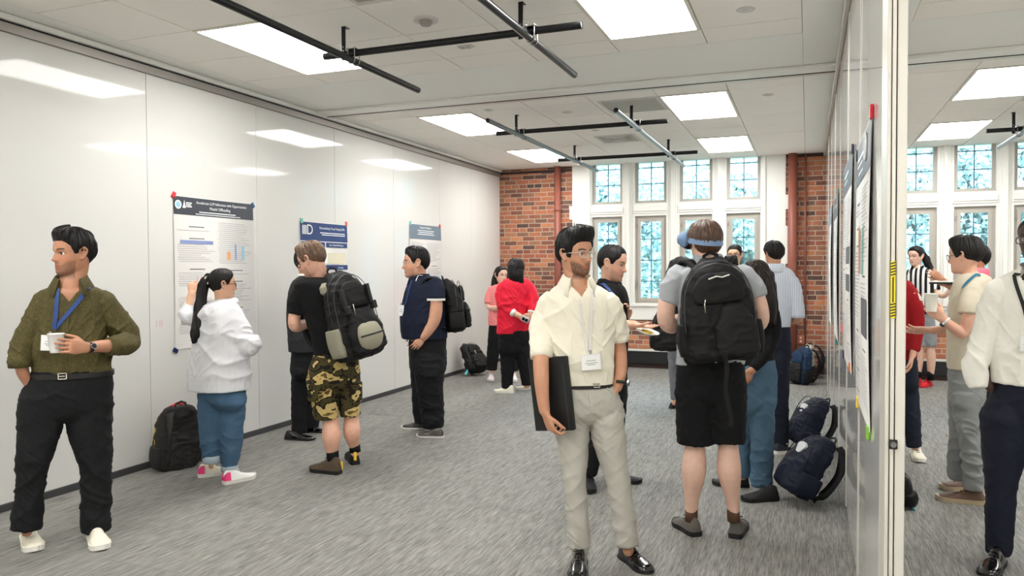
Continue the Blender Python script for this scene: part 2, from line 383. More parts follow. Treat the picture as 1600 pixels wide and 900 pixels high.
for k in range(5):
    for zz in (.004+k*.009, z1-z0-.046+k*.009): mb.add([(-.007, -.0026, zz), (.007, -.0026, zz+.004), (.007, -.0026, zz+.008), (-.007, -.0026, zz+.004)], [(0, 1, 2, 3)], mi=1)
o = mb.build('marker_strip', [mat('yellow', (225, 205, 40), .5), mat('black', (14, 14, 15), .5)]); o.location = (XR+.014, Y0-.0045, z0)
tag(o, 'yellow and black striped strip on the partition end post', 'marker')

# end wall: brick with white window surround
def W_(n): return n
WX = [(-3.22, -2.73), (-2.53, -2.04), (-1.84, -1.35), (-1.14, -.655), (1.15, 1.65), (1.855, 2.35), (2.555, 3.05), (3.25, 3.75)]
mb = MB()
def yplane(x0, x1, z0, z1, mi=0, y=YB, t=.25): mb.box((x0, y, z0), (x1, y+t, z1), mi=mi)
yplane(XL-.1, -3.55, 0, ZC+.1); yplane(-.3, 1.0, 0, ZC+.1); yplane(3.95, XE, 0, ZC+.1); yplane(-3.55, -.3, 0, .76); yplane(1.0, 3.95, 0, .76)
struct(mb.build('wall_back', BRICK))
mb = MB()
def surround(xa, xb, wins):
    mb.box((xa, YB-.02, .74), (xb, YB+.25, 1.0), .006); mb.box((xa+.3, YB-.05, .95), (xb-.3, YB-.01, 1.0), .008)
    xs = [xa]+[x for w_ in wins for x in w_]+[xb]
    for i in range(0, len(xs), 2):
        a, b_ = xs[i], xs[i+1]; mb.box((a, YB-.02, 1.0), (b_, YB+.2, 3.5), .004)
        c = (a+b_)/2; e = min(.033, (b_-a)/4)
        if 0 < i < len(xs)-2:
            mb.box((c-e, YB-.075, 1.0), (c+e, YB, 3.5), .012); mb.box((c-e*1.9, YB-.045, 1.0), (c+e*1.9, YB, 3.5), .01)
        else:
            q = b_-.05 if i == 0 else a+.05
            mb.box((q-.03, YB-.055, 1.0), (q+.03, YB, 3.5), .012)
    for (a, b_) in wins:
        mb.box((a, YB-.02, 2.365), (b_, YB+.2, 2.565), .004); mb.box((a-.02, YB-.05, 2.43), (b_+.02, YB, 2.50), .012)
        mb.box((a-.03, YB-.035, 2.40), (b_+.03, YB, 2.53), .01)
surround(-3.55, -.3, WX[:4]); surround(1.0, 3.95, WX[4:])
for xa, xb, za, zb in ((-3.60, -3.54, 2.34, 2.56), (-3.53, -3.5, 1.2, 2.3), (-.31, -.26, 2.4, 2.62), (-.31, -.27, 1.6, 2.16), (-3.6, -3.54, 1.0, 1.3)):
    mb.box((xa, YB-.02, za), (xb, YB+.1, zb), .006)
struct(mb.build('trim_5', PAINT))
gm, nt, b = new_mat('window_glass'); nt.nodes.remove(b)
tr = node(nt, 'ShaderNodeBsdfTransparent'); tr.inputs[0].default_value = (.66, .80, .88, 1); gl = node(nt, 'ShaderNodeBsdfGlossy'); gl.inputs['Roughness'].default_value = .02
fr = node(nt, 'ShaderNodeFresnel'); fr.inputs[0].default_value = 1.45; ms = node(nt, 'ShaderNodeMixShader')
nt.links.new(fr.outputs[0], ms.inputs[0]); nt.links.new(tr.outputs[0], ms.inputs[1]); nt.links.new(gl.outputs[0], ms.inputs[2]); nt.links.new(ms.outputs[0], nt.nodes['Material Output'].inputs[0])
MUN = mat('muntin_lead', (88, 110, 128), .5)
def window(n, x0, x1, z0, z1, fw_, zs, casement):
    e = empty('window_%d' % n, ((x0+x1)/2, YB+.06, z0)); struct(e); hx = (x1-x0)/2; h = z1-z0
    f = MB(); f.box((-hx, -.03, fw_), (-hx+fw_, .05, h-fw_)); f.box((hx-fw_, -.03, fw_), (hx, .05, h-fw_))
    f.box((-hx, -.03, 0), (hx, .05, fw_)); f.box((-hx, -.03, h-fw_), (hx, .05, h))
    if casement:
        i = fw_*.55; j = fw_+.012; f.box((-hx+i, -.045, j), (-hx+j, -.0301, h-j)); f.box((hx-j, -.045, j), (hx-i, -.0301, h-j))
        f.box((-hx+i, -.045, i), (hx-i, -.0301, j)); f.box((-hx+i, -.045, h-j), (hx-i, -.0301, h-i))
    f.build('window_frame', WFR, e)
    k = MB(); k.box((-.007, .0, fw_), (.007, .016, h-fw_))
    for z in zs: k.box((-hx+fw_, .0, z-z0-.007), (hx-fw_, .016, z-z0+.007))
    k.build('muntin', MUN, e)
    g = MB(); g.box((-hx+fw_, .006, fw_), (hx-fw_, .010, h-fw_)); g.build('window_pane', gm, e)
    if casement:
        k = MB(); k.box((-hx+.015, -.06, h*.87), (-hx+.035, -.045, h*.87+.05), .004); k.box((-hx+.012, -.065, h*.17), (-hx+.030, -.045, h*.17+.12), .006); k.build('window_latch', ALU, e)
for i, (a, b_) in enumerate(WX):
    window(i+1, a, b_, 1.0, 2.365, .075, (1.345, 1.675, 2.005), True)
    window(i+9, a, b_, 2.565, 3.5, .045, (2.87, 3.12), False)
# radiator covers and dark skirting under the windows
def radiator(xa, xb, label):
    r = tag(empty('radiator_cover', ((xa+xb)/2, YB-.02, 0)), label, 'radiator', 'radiator covers under the windows'); hx = (xb-xa)/2
    m_ = MB(); m_.box((-hx, -.16, .07), (hx, -.01, .265), .006); m_.build('casing', mat('radiator_black', (22, 25, 28), .45), r)
    m_ = MB(); m_.box((-hx-.01, -.175, .265), (hx+.01, -.01, .285), .003); m_.build('top_panel', mat('pale_laminate', (205, 205, 200), .4), r)
    m_ = MB()
    for k in range(3): m_.box((-hx+.03, -.164, .09+.012*k), (hx-.03, -.158, .094+.012*k))
    m_.build('louvre', DARK, r)
    m_ = MB(); m_.box((-hx, -.10, 0), (hx, -.01, .07)); m_.build('plinth', WOODB, r)
radiator(-3.68, -.35, 'long black radiator cover with pale top below the windows of the left room')
radiator(.9, 4.0, 'long black radiator cover below the windows beyond the partition')
mb = MB(); mb.box((XL, YB-.025, 0), (-4.02, YB, .1), .003); mb.box((-.33, YB-.025, 0), (XR, YB, .1), .003); struct(mb.build('baseboard_back', WOODB))
mb = MB(); mb.box((XL, YB-.012, 3.12), (-3.56, YB, 3.16), .002); mb.box((-.3, YB-.012, 3.15), (XR, YB, ZC), .002); struct(mb.build('trim_6', WOODB))
# other room walls out of view
WALLP = mat('wall_paint', (222, 222, 216), .7)
mb = MB(); mb.box((XE, YF, 0), (XE+.1, YB+.3, ZC+.1)); struct(mb.build('wall_right', WALLP))
mb = MB(); mb.box((XL-.1, YF-.1, 0), (XE, YF, ZC+.1)); struct(mb.build('wall_front', WALLP))

# painted riser pipes on the brick
PIPE = mat('red_brown_pipe', (146, 84, 70), .45, var=.08)
def riser(x, r, z0, z1, label, y=None, bands=()):
    y = YB-r-.02 if y is None else y
    e = tag(empty('riser_pipe', (x, y, z0)), label, 'pipe')
    m_ = MB(); m_.tube([(0, 0, 0), (0, 0, z1-z0)], r, 20); m_.build('pipe', PIPE, e, True)
    m_ = MB()
    for z in bands: m_.tube([(0, 0, z-z0-.02), (0, 0, z-z0+.02)], r*1.12, 20)
    if bands: m_.build('coupling', PIPE, e, True)
riser(-3.78, .052, 0.0, 3.2, 'red-brown riser pipe on the brick left of the windows', bands=(2.5, .35))
riser(-.205, .062, 0.0, 3.2, 'thick red-brown riser pipe on the brick right of the windows', bands=(1.45, .12))
riser(-.035, .014, .42, 3.2, 'thin red-brown conduit pipe running down to the wall socket')
p = on_y(1251, 530, YB); e = tag(empty('wall_socket', (float(p[0]), YB-.02, float(p[2]))), 'red-brown double wall socket on the brick at the conduit foot', 'socket')
m_ = MB(); m_.box((-.065, -.025, -.075), (.065, .02, .075), .006); m_.build('box', PIPE, e)
m_ = MB(); m_.box((-.052, -.029, -.062), (.052, -.024, .062), .003); m_.build('cover_plate', mat('socket_plate', (170, 96, 78), .4), e)
for z in (-.026, .026): m_ = MB(); m_.tube([(0, -.034, z), (0, -.028, z)], .017, 16); m_.build('outlet', mat('outlet_ivory', (225, 205, 180), .4), e)

# ceiling lamps
em, nt, b = new_mat('lamp_diffuser'); b.inputs['Base Color'].default_value = (1, 1, 1, 1); b.inputs['Emission Color'].default_value = (1.0, .985, .955, 1); b.inputs['Emission Strength'].default_value = LAMP_EMIT
near = {0: 'front', 3: 'middle', 4: 'rear'}; cols_ = ['left', 'right']
def lamp(i, a):
    x0, x1, y0, y1 = a; c, r_ = divmod(i, 5)
    room = 'main room' if c < 2 else 'room beyond'
    where = {0: 'above the front pipe rig', 1: 'nearest the camera', 2: 'at the near end', 3: 'just past the ceiling track', 4: 'nearest the windows'}[r_]
    side = ['whiteboard side', 'partition side', 'partition side', 'far side'][c]
    e = tag(empty('ceiling_light', ((x0+x1)/2, (y0+y1)/2, ZC-.004)), 'recessed panel light %s, %s of %s' % (where, side, room), 'ceiling light', 'recessed ceiling panel lights')
    hx, hy = (x1-x0)/2-.004, (y1-y0)/2-.004
    f = MB(); q = .022
    f.box((-hx, -hy, -.004), (-hx+q, hy, .014)); f.box((hx-q, -hy, -.004), (hx, hy, .014)); f.box((-hx+q, -hy, -.004), (hx-q, -hy+q, .014)); f.box((-hx+q, hy-q, -.004), (hx-q, hy, .014))
    f.build('frame', mat('lamp_frame', (225, 220, 208), .5), e)
    f = MB(); f.box((-hx+q, -hy+q, 0), (hx-q, hy-q, .010)); f.build('diffuser', em, e)
for i, a in enumerate(LAMPS): lamp(i, a)
LM = mat('fitting_white', (208, 206, 200), .5)
def disc(x, y, r, h, name, label, cat, det=True):
    e = tag(empty(name, (x, y, ZC)), label, cat); m_ = MB(); m_.tube([(0, 0, -h*.35), (0, 0, 0)], [r*.94, r], 28); m_.build('base', LM, e)
    m_ = MB(); m_.tube([(0, 0, -h), (0, 0, -h*.35)], [r*.4, r*.55], 20); m_.build('head', mat('fitting_grey', (150, 145, 138), .4) if det else LM, e)
disc(-2.36, 4.54, .085, .04, 'smoke_detector', 'round white smoke detector on the ceiling between the front pipes', 'smoke detector')
for x, y, r, l in ((-.377, 5.134, .06, 'round white ceiling disc right of the big front light'), (-.36, 7.72, .055, 'small white ceiling disc right of the middle light'), (-.741, 10.2, .05, 'small white ceiling disc beside the rear light'), (-2.373, 7.76, .06, 'small white ceiling disc behind the ceiling track, above the rear pipes'), (-3.1, 7.35, .05, 'small white ceiling disc near the left middle light'), (-2.37, 8.9, .05, 'small ceiling disc between the rear pipes')):
    disc(x, y, r, .012, 'sprinkler_cover', l, 'sprinkler', False)
e = tag(empty('ceiling_sensor', (-2.367, 5.191, ZC)), 'small white rectangular sensor on the ceiling behind the front cross pipe', 'sensor')
m_ = MB(); m_.box((-.06, -.03, -.012), (.06, .03, 0), .004); m_.build('base', LM, e); m_ = MB(); m_.box((-.04, -.018, -.016), (-.005, .018, -.011), .002); m_.box((.005, -.018, -.016), (.04, .018, -.011), .002); m_.build('lens', mat('lens_grey', (165, 165, 165), .3), e)
VENT = mat('vent_grey', (168, 160, 150), .5)
def vent(x0, y0, x1, y1, label, slots=True):
    e = tag(empty('ceiling_vent', ((x0+x1)/2, (y0+y1)/2, ZC)), label, 'ceiling vent'); hx, hy = (x1-x0)/2, (y1-y0)/2
    f = MB(); q = .03; f.box((-hx, -hy, -.008), (-hx+q, hy, 0)); f.box((hx-q, -hy, -.008), (hx, hy, 0)); f.box((-hx+q, -hy, -.008), (hx-q, -hy+q, 0)); f.box((-hx+q, hy-q, -.008), (hx-q, hy, 0)); f.build('frame', LM, e)
    f = MB(); f.box((-hx+q, -hy+q, -.004), (hx-q, hy-q, 0)); f.build('backing', VENT, e)
    if slots:
        f = MB()
        for k in range(6):
            t = .9-.13*k; w1 = .008; X, Y = (hx-q)*t, (hy-q)*t
            for a, b_ in (((-X, -Y), (X, -Y+w1)), ((-X, Y-w1), (X, Y)), ((-X, -Y), (-X+w1, Y)), ((X-w1, -Y), (X, Y))): f.box((*a, -.014), (*b_, -.004))
        f.build('louvre', LM, e)
vent(-1.95, 7.39, -1.35, 8.02, 'flat grey return air grille beside the middle right light', False)
vent(-2.5, 9.3, -2.0, 9.85, 'square air diffuser with slotted louvres between the rear pipes')
vent(-2.62, 3.55, -2.05, 4.12, 'grey air grille at the top edge above the front pipe rig', False)
vent(1.97, 8.05, 2.6, 8.95, 'grey air grille in the ceiling beyond the partition')

# pipe rigs hung below the ceiling
PB = mat('black_pipe', (20, 21, 23), .32, .3); PG = mat('grey_pipe', (92, 98, 102), .3, .5); CH = mat('chrome', (190, 190, 190), .2, .95)
def rig(cross, longs, label, xs_h, group='black and grey pipe rigs on the ceiling', grey=True):
    e = tag(empty('pipe_rig', (longs[0][0], cross[0][2], 2.95)), label, 'pipe rig'); ox, oy = longs[0][0], cross[0][2]
    def pipe(a, b_, m1):
        d = np.array(b_)-np.array(a); L = np.linalg.norm(d); d /= L; m_ = MB()
        a, b_ = np.array(a)-[ox, oy, 2.95], np.array(b_)-[ox, oy, 2.95]
        v, f = loft([(a, .0235, .0235, None), (b_, .0235, .0235, None)], 20, 1, caps=False); m_.add(v, f, 0)
        v, f = loft([(a+d*.002, .020, .020, None), (a+d*.004, .020, .020, None)], 20, 1); m_.add(v, f, 1)
        v, f = loft([(b_-d*.004, .020, .020, None), (b_-d*.002, .020, .020, None)], 20, 1); m_.add(v, f, 1)
        m_.build('pipe', [m1, DARK], e, True)
    for x0, x1, y in cross: pipe((x0, y, 3.02), (x1, y, 3.02), PB)
    for x, y0, y1 in longs: pipe((x, y0, 2.968), (x, y1, 2.968), PG if grey else PB)
    for x0, x1, y in cross:
        for (x, _, _) in longs:
            m_ = MB()
            for dy in (-.03, .03):
                m_.tube([(x-ox+.026*math.cos(t), y-oy+dy, 2.968-2.95+.026*math.sin(t)) for t in np.linspace(math.pi, 2*math.pi, 9)], .004, 6)
                for sx in (-1, 1): m_.tube([(x-ox+.026*sx, y-oy+dy, .018), (x-ox+.026*sx, y-oy+dy, .105)], .0035, 6); m_.tube([(x-ox+.026*sx, y-oy+dy, .088), (x-ox+.026*sx, y-oy+dy, .098)], .008, 6)
            m_.box((x-ox-.04, y-oy-.04, .090), (x-ox+.04, y-oy+.04, .096), .001); m_.build('clamp', CH, e)
            hx = x-.062; m_ = MB(); m_.box((hx-ox-.016, y-oy-.03, .02), (hx-ox+.016, y-oy-.024, ZC-2.95), .002); m_.box((hx-ox-.016, y-oy-.03, ZC-2.954), (hx-ox+.016, y-oy+.03, ZC-2.95), .001)
            m_.box((hx-ox-.016, y-oy-.03, .042), (hx-ox+.016, y-oy+.03, .046), .001); m_.build('hanger', PB, e)
            m_ = MB()
            for z in (.06, .085, .11): m_.tube([(hx-ox, y-oy-.034, z), (hx-ox, y-oy-.03, z)], .005, 8)
            m_.build('bolt', CH, e)
rig([(-3.12, -1.28, 4.49), (-3.12, -1.28, 1.6)], [(-2.885, -.2, 5.41), (-1.6, -.2, 5.42)], 'black pipe rig with cross pipe hung under the near ceiling', None, grey=False)
rig([(-3.16, -1.31, 7.72), (-3.16, -1.31, 9.92)], [(-2.86, 6.76, 10.85), (-1.61, 6.76, 10.78)], 'grey and black pipe rig with two cross pipes hung nearer the windows', None)
rig([(1.80, 3.6, 9.62), (1.8, 3.6, 7.5)], [(2.11, 6.76, 10.6), (3.35, 6.76, 10.6)], 'grey and black pipe rig hung in the room beyond the partition', None)

# outside: lawn and trees
mb = MB(); mb.box((-60, YB+1.5, -4.2), (60, 90, -4)); struct(mb.build('ground', mat('lawn', (96, 120, 62), .95, var=.3, vscale=.6)))
LEAF = [mat('leaf_a', (178, 186, 176), .6, var=.2, vscale=1.5), mat('leaf_b', (160, 176, 168), .6, var=.2, vscale=1.5)]
BARK = mat('bark', (92, 78, 64), .9)
rng = np.random.default_rng(4)
def tree(x, y, R_, H_, k, label):
    e = tag(empty('tree', (x, y, -4)), label, 'tree', 'trees outside the windows'); n = 20000
    cs = rng.normal(size=(26, 3)); cs /= np.linalg.norm(cs, axis=1)[:, None]; cs = cs*rng.uniform(.3, .85, (26, 1))*[R_, R_, H_*.38]+[0, 0, H_*.62]
    c = cs[rng.integers(0, 26, n)]; d = rng.normal(size=(n, 3)); d /= np.linalg.norm(d, axis=1)[:, None]; p = c+d*R_*.36*rng.uniform(.5, 1, (n, 1))
    a = rng.normal(size=(n, 3)); a /= np.linalg.norm(a, axis=1)[:, None]; b_ = np.cross(a, rng.normal(size=(n, 3))); b_ /= np.linalg.norm(b_, axis=1)[:, None]
    s_ = rng.uniform(.06, .13, (n, 1)); V = np.stack([p-a*s_, p-b_*s_*.5, p+a*s_, p+b_*s_*.5], 1).reshape(-1, 3)
    me = mesh(V, [(4*i, 4*i+1, 4*i+2, 4*i+3) for i in range(n)]); link('crown', me, LEAF[k % 2], e)
    m_ = MB(); m_.tube([(0, 0, 0), (.1, 0, H_*.3), (0, .1, H_*.6)], [R_*.09, R_*.07, R_*.04], 10)
    for q in cs[:9]: m_.tube([(0, .05, H_*.42), tuple(q)], [R_*.035, R_*.012], 6)
    m_.build('trunk', BARK, e, True)
for i, (x, y, R_, H_) in enumerate([(-9.5, 22, 3.4, 10), (-5.5, 20, 3, 9), (-2.6, 24, 3.6, 11), (.6, 20.5, 3, 9.5), (3.4, 23, 3.5, 10.5), (6.6, 21, 3.2, 10), (-12, 27, 4, 11), (-7, 29, 4, 12), (-.5, 30, 4, 12), (5.5, 31, 4.4, 12), (10, 26, 4, 11)]):
    tree(x, y, R_, H_, i, 'leafy green tree standing outside the windows')
# ------------------------------------------------------------------ people
def skin_mat(rough=.48):
    m, nt, b = new_mat('skin'); at = node(nt, 'ShaderNodeAttribute'); at.attribute_name = 'Col'
    tc = node(nt, 'ShaderNodeTexCoord'); n = node(nt, 'ShaderNodeTexNoise'); n.inputs['Scale'].default_value = 30; n.inputs['Detail'].default_value = 4
    nt.links.new(tc.outputs['Object'], n.inputs['Vector'])
    r = node(nt, 'ShaderNodeMapRange'); r.inputs[3].default_value = .88; r.inputs[4].default_value = 1.1; nt.links.new(n.outputs[0], r.inputs[0])
    mx = node(nt, 'ShaderNodeVectorMath', operation='SCALE'); nt.links.new(at.outputs[0], mx.inputs[0]); nt.links.new(r.outputs[0], mx.inputs['Scale'])
    nt.links.new(mx.outputs[0], b.inputs['Base Color']); b.inputs['Roughness'].default_value = rough; b.inputs['Specular IOR Level'].default_value = .4
    b.inputs['Subsurface Weight'].default_value = .08; b.inputs['Subsurface Radius'].default_value = (.8, .3, .15); b.inputs['Subsurface Scale'].default_value = .008
    n2 = node(nt, 'ShaderNodeTexNoise'); n2.inputs['Scale'].default_value = 260; nt.links.new(tc.outputs['Object'], n2.inputs['Vector'])
    bp = node(nt, 'ShaderNodeBump'); bp.inputs['Strength'].default_value = .12; bp.inputs['Distance'].default_value = .002; nt.links.new(n2.outputs[0], bp.inputs['Height']); nt.links.new(bp.outputs[0], b.inputs['Normal'])
    return m
SKIN = skin_mat()
SKC = {'tan': (196, 144, 114), 'brown': (184, 132, 104), 'light': (222, 172, 148), 'pale': (226, 186, 166), 'east': (222, 176, 146), 'olive': (214, 162, 134), 'dark': (72, 50, 42)}
EYEW = mat('eye_white', (225, 220, 214), .2); IRIS = mat('iris_brown', (44, 26, 18), .2)
LENS, nt, b = new_mat('spectacle_lens'); nt.nodes.remove(b); _t = node(nt, 'ShaderNodeBsdfTransparent'); _g = node(nt, 'ShaderNodeBsdfGlossy'); _g.inputs['Roughness'].default_value = .03
_m = node(nt, 'ShaderNodeMixShader'); _m.inputs[0].default_value = .12; nt.links.new(_t.outputs[0], _m.inputs[1]); nt.links.new(_g.outputs[0], _m.inputs[2]); nt.links.new(_m.outputs[0], nt.nodes['Material Output'].inputs[0])
HT = np.array([  # z, half width, front, back, in head heights
    (-.505, .06, .27, .02), (-.485, .13, .335, .08), (-.43, .195, .375, .15), (-.36, .235, .38, .215), (-.27, .262, .378, .28), (-.18, .285, .375, .34), (-.09, .302, .378, .385),
    (0, .316, .378, .415), (.09, .328, .392, .43), (.18, .332, .392, .43), (.27, .318, .365, .41), (.35, .284, .315, .37), (.42, .225, .24, .30), (.465, .16, .16, .22), (.49, .09, .085, .13), (.5, .02, .02, .03)])
HT[:, 1] *= 1.0
def head_grid(nphi=72, sub=4, face=True, chub=0.0, off=None):
    T = catmull(HT, sub); T = T[T[:, 0].argsort()] if False else T
    z = T[:, 0][:, None]; w_ = T[:, 1][:, None]*(1+chub*np.clip(-z*2, 0, 1)); fr, bk = T[:, 2][:, None], T[:, 3][:, None]
    ph = np.linspace(0, 2*math.pi, nphi, endpoint=False)[None, :]
    s, c = np.sin(ph), np.cos(ph); ex = 2.25
    sx = np.sign(s)*np.abs(s)**(2/ex); cy = np.sign(c)*np.abs(c)**(2/ex)
    x = w_*sx; y = np.where(c > 0, fr, bk)*cy; Z = z+0*ph
    if face:
        fm = sstep(.0, .25, y)
        def g(x0, z0, sx_, sz, a): return a*np.exp(-((x-x0)/sx_)**2-((Z-z0)/sz)**2)
        d = g(0, .0, .035, .09, .028)+g(0, -.085, .036, .07, .06)+g(0, -.145, .045, .045, .098)+g(.05, -.155, .03, .03, .028)+g(-.05, -.155, .03, .03, .028)
        d += g(0, .085, .20, .035, .016)
        for q in (-1, 1):
            d += g(.135*q, .005, .075, .05, -.048)+g(.14*q, .05, .06, .018, .012)+g(.14*q, -.05, .06, .02, .012)+g(.2*q, -.12, .07, .07, .022)
        d += g(0, -.262, .085, .02, .024)+g(0, -.318, .07, .022, .026)+g(0, -.288, .09, .010, -.016)+g(0, -.36, .06, .02, -.014)+g(0, -.43, .09, .05, .018)
        y = y+d*fm
    if off is not None:
        th = off(ph+0*z, Z)
        nx, ny, nz = x/ .33, y/.42, Z/.5; L = np.sqrt(nx**2+ny**2+nz**2)+1e-6
        x = x+th*nx/L; y = y+th*ny/L; Z = Z+th*nz/L
    V = np.stack([x, y, Z], -1).reshape(-1, 3); n = nphi; N = T.shape[0]
    fs = [(i*n+(k+1) % n, (i+1)*n+(k+1) % n, (i+1)*n+k, i*n+k)[::1] for i in range(N-1) for k in range(n)]
    V = np.vstack([V, V[:n].mean(0), V[-n:].mean(0)])
    fs += [(k, len(V)-2, (k+1) % n)[::-1] for k in range(n)]+[((N-1)*n+k, len(V)-1, (N-1)*n+(k+1) % n) for k in range(n)]
    return V, [f[::-1] for f in fs]
def rotm(th, pitch, roll, L, F):
    """columns: head right, forward, up in world; built from body-less facing vector F (horizontal) """
    F = np.array(F, float); R = -np.array(L, float); U = np.array([0, 0, 1.0])
    p = math.radians(pitch); F2 = F*math.cos(p)-U*math.sin(p); U2 = U*math.cos(p)+F*math.sin(p)
    q = math.radians(roll); R2 = R*math.cos(q)-U2*math.sin(q); U3 = U2*math.cos(q)+R*math.sin(q)
    return np.stack([R2, F2, U3], 1)

class Person:
    def __init__(s, label, foot, th, skin='light', vox=.005, female=False, hand=.185):
        s.A = floor_at(*foot); t = (CAM-s.A)*[1, 1, 0]; s.tow = t/np.linalg.norm(t); s.rt = np.array([-s.tow[1], s.tow[0], 0])
        s.th = math.radians(th); s.F, s.L = s.frame(th)
        s.root = tag(empty('person', tuple(s.A), math.atan2(s.F[1], s.F[0])-math.pi/2), label, 'person')
        s.M = Matrix.Translation(Vector(s.A)) @ Matrix.Rotation(math.atan2(s.F[1], s.F[0])-math.pi/2, 4, 'Z'); s.Mi = np.array(s.M.inverted())
        s.vox = vox; s.skin = np.array(lin(SKC[skin])); s.Fh = s.F; s.body = []; s.female = female; s.hl = hand; s.paint = []; s.k = .64; s.head = None
    def frame(s, th):
        a = math.radians(th); return math.sin(a)*s.rt+math.cos(a)*s.tow, math.cos(a)*s.rt-math.sin(a)*s.tow
    def W(s, u, v, dd=0.0):
        d = ray(u, v); k = ((s.A-CAM)@s.tow+dd)/(d@s.tow); return CAM+d*k
    def R(s, u, v, r, dd=0.0): return np.linalg.norm(s.W(u+r, v, dd)-s.W(u, v, dd))
    def V(s, n): n = np.array(n, float); w_ = n[0]*s.rt+n[1]*np.array([0, 0, 1.])+n[2]*s.tow; return w_/np.linalg.norm(w_)
    def local(s, P): return P@s.Mi[:3, :3].T+s.Mi[:3, 3]
    def pelvis(s, secs, k=None):
        q = [list(a)+[None]*(5-len(a)) for a in secs]; k = k or .6
        for a in q: a[3] = (a[3] or k)*(.93 if a[3] else 1); a[4] = a[4] or 0
        q[-1][3] *= .72; q[-2][3] *= .9; l = q[-1]; mid = (l[1]+l[2])/2; q.append([l[0]+10, mid-(mid-l[1])*.72, mid+(l[2]-mid)*.72, l[3]*.7, l[4]])
        return s.torso(q)
    def torso(s, secs, scale=1.0, k=None, exp=2.25, th=None, n=32, sub=4):
        k = k or s.k; th = s.th if th is None else math.radians(th); F, L = s.frame(math.degrees(th)); out = []
        for q in secs:
            v, ul, ur = q[:3]; kk = q[3] if len(q) > 3 and q[3] else k; dd = q[4] if len(q) > 4 else 0
            hw = np.linalg.norm(s.W(ur, v, dd)-s.W(ul, v, dd))/2; A = hw/math.sqrt(math.cos(th)**2+(kk*math.sin(th))**2)
            out.append((s.W((ul+ur)/2, v, dd), A*scale, kk*A*scale, L))
        return loft(out, n, sub, hor=True, exp=exp)
    def limb(s, pts, scale=1.0, n=18, sub=5, bulge=True, add=0.0, flat=1.0):
        return loft([(s.W(p[0], p[1], p[2]), s.R(*p[:2], p[3], p[2])*scale+add, (s.R(*p[:2], p[3], p[2])*scale+add)*flat, None) for p in pts], n, sub, bulge=bulge)
    def tube_cloth(s, pts): return s.limb(pts, bulge='start')
    def arm(s, pts, **kw):
        q = [list(a) for a in pts]; q[0][3] *= .6
        if len(q) > 2: q[1][3] *= .88
        return s.limb(q, **kw)
    def set_head(s, u, top, chin, th, pitch=0, roll=0, dd=0.0, chub=0.0, ears=True, neck=None):
        F, L = s.frame(th); a, b_ = s.W(u, top, dd), s.W(u, chin, dd); s.H = np.linalg.norm(a-b_); s.Rh = rotm(th, pitch, roll, L, F); s.hc = (a+b_)/2; s.hth = th
        V, f = head_grid(chub=chub); s.body.append((V*s.H@s.Rh.T+s.hc, f))
        for q in ((-1, 1) if ears else ()):
            secs = []
            for t in np.linspace(0, 1, 7):
                z = -.13+.24*t; wdt = .062*math.sin(math.pi*(.18+.72*t))**.7; secs.append((s.hp((.318+.018*t)*q, -.02-.03*t, z), .020*s.H, wdt*s.H, s.Rh[:, 0]))
            s.body.append(loft(secs, 12, 2, bulge=True))
            rim = [(.325, .035, .02), (.345, .025, .08), (.365, -.01, .125), (.385, -.065, .125), (.390, -.105, .075), (.380, -.105, .01), (.360, -.075, -.06), (.340, -.025, -.125), (.325, .005, -.12)]
            s.body.append(loft([(s.hp(a*q, b_, c), .024*s.H, .024*s.H, None) for a, b_, c in rim], 10, 3, bulge=True))
    def hp(s, x, y, z): return s.Rh@(np.array([x, y, z])*s.H)+s.hc
    def neck(s, u, v, r, dd=0.0):
        base = s.W(u, v, dd); R_ = s.R(u, v, r, dd); top = s.hp(0, -.10, -.12); mid = base*.45+s.hp(0, -.07, -.38)*.55
        s.body.append(loft([(top, R_*.95, R_*.95, None), (mid, R_*.95, R_*.97, None), (base, R_*1.12, R_*1.12, None), (base-[0, 0, .05], R_*1.3, R_*1.2, None)], 20, 4)); s.nb = base; s.nr = R_
    def hand(s, w, k, n, side, curl=25, spread=1.0, thumb=None, size=None):
        """w wrist px, k knuckle px, n palm-facing direction (right, up, toward)"""
        W0 = s.W(*w) if len(w) == 3 else np.array(w); d = s.W(*k)-W0; d /= np.linalg.norm(d); n = s.V(n); n = n-d*(n@d); n /= np.linalg.norm(n)
        t = np.cross(d, n) if side == 'R' else np.cross(n, d); hl = size or s.hl
        pw = hl*.225; secs = [(W0-d*hl*.05, hl*.15, hl*.11, t), (W0+d*hl*.12, hl*.18, hl*.085, t), (W0+d*hl*.32, pw, hl*.075, t), (W0+d*hl*.49, pw*.98, hl*.062, t), (W0+d*hl*.53, pw*.8, hl*.045, t)]
        s.body.append(loft(secs, 20, 3, exp=2.6, bulge=False)); c4 = curl if isinstance(curl, (list, tuple)) else [curl, curl, curl, curl]
        for i, (off_, L_) in enumerate(((.165, .40), (.056, .445), (-.056, .41), (-.165, .32))):
            a0 = math.radians(c4[i]); base = W0+d*hl*(.46-.02*abs(i-1.3))+t*hl*off_*spread; dd_ = d+t*(off_*.35*spread); dd_ /= np.linalg.norm(dd_)
            p = base; pts = [(p, hl*.047, hl*.047, None)]; a = 0
            for L2, f_ in ((.48, .6), (.30, 1.0), (.24, .8)):
                a += a0*f_; dr = dd_*math.cos(a)+n*math.sin(a); p = p+dr*hl*L_*L2; pts.append((p, hl*(.045-.004*len(pts)), hl*(.045-.004*len(pts)), None))
            s.body.append(loft(pts, 10, 3, bulge=True))
        th_ = thumb if thumb is not None else 35; base = W0+d*hl*.14+t*hl*.13; a = math.radians(th_)
        d1 = d*.72+t*math.cos(a)*.75+n*math.sin(a)*.6; d1 /= np.linalg.norm(d1); d2 = d*.85+t*.2*math.cos(a)+n*math.sin(a)*.55; d2 /= np.linalg.norm(d2)
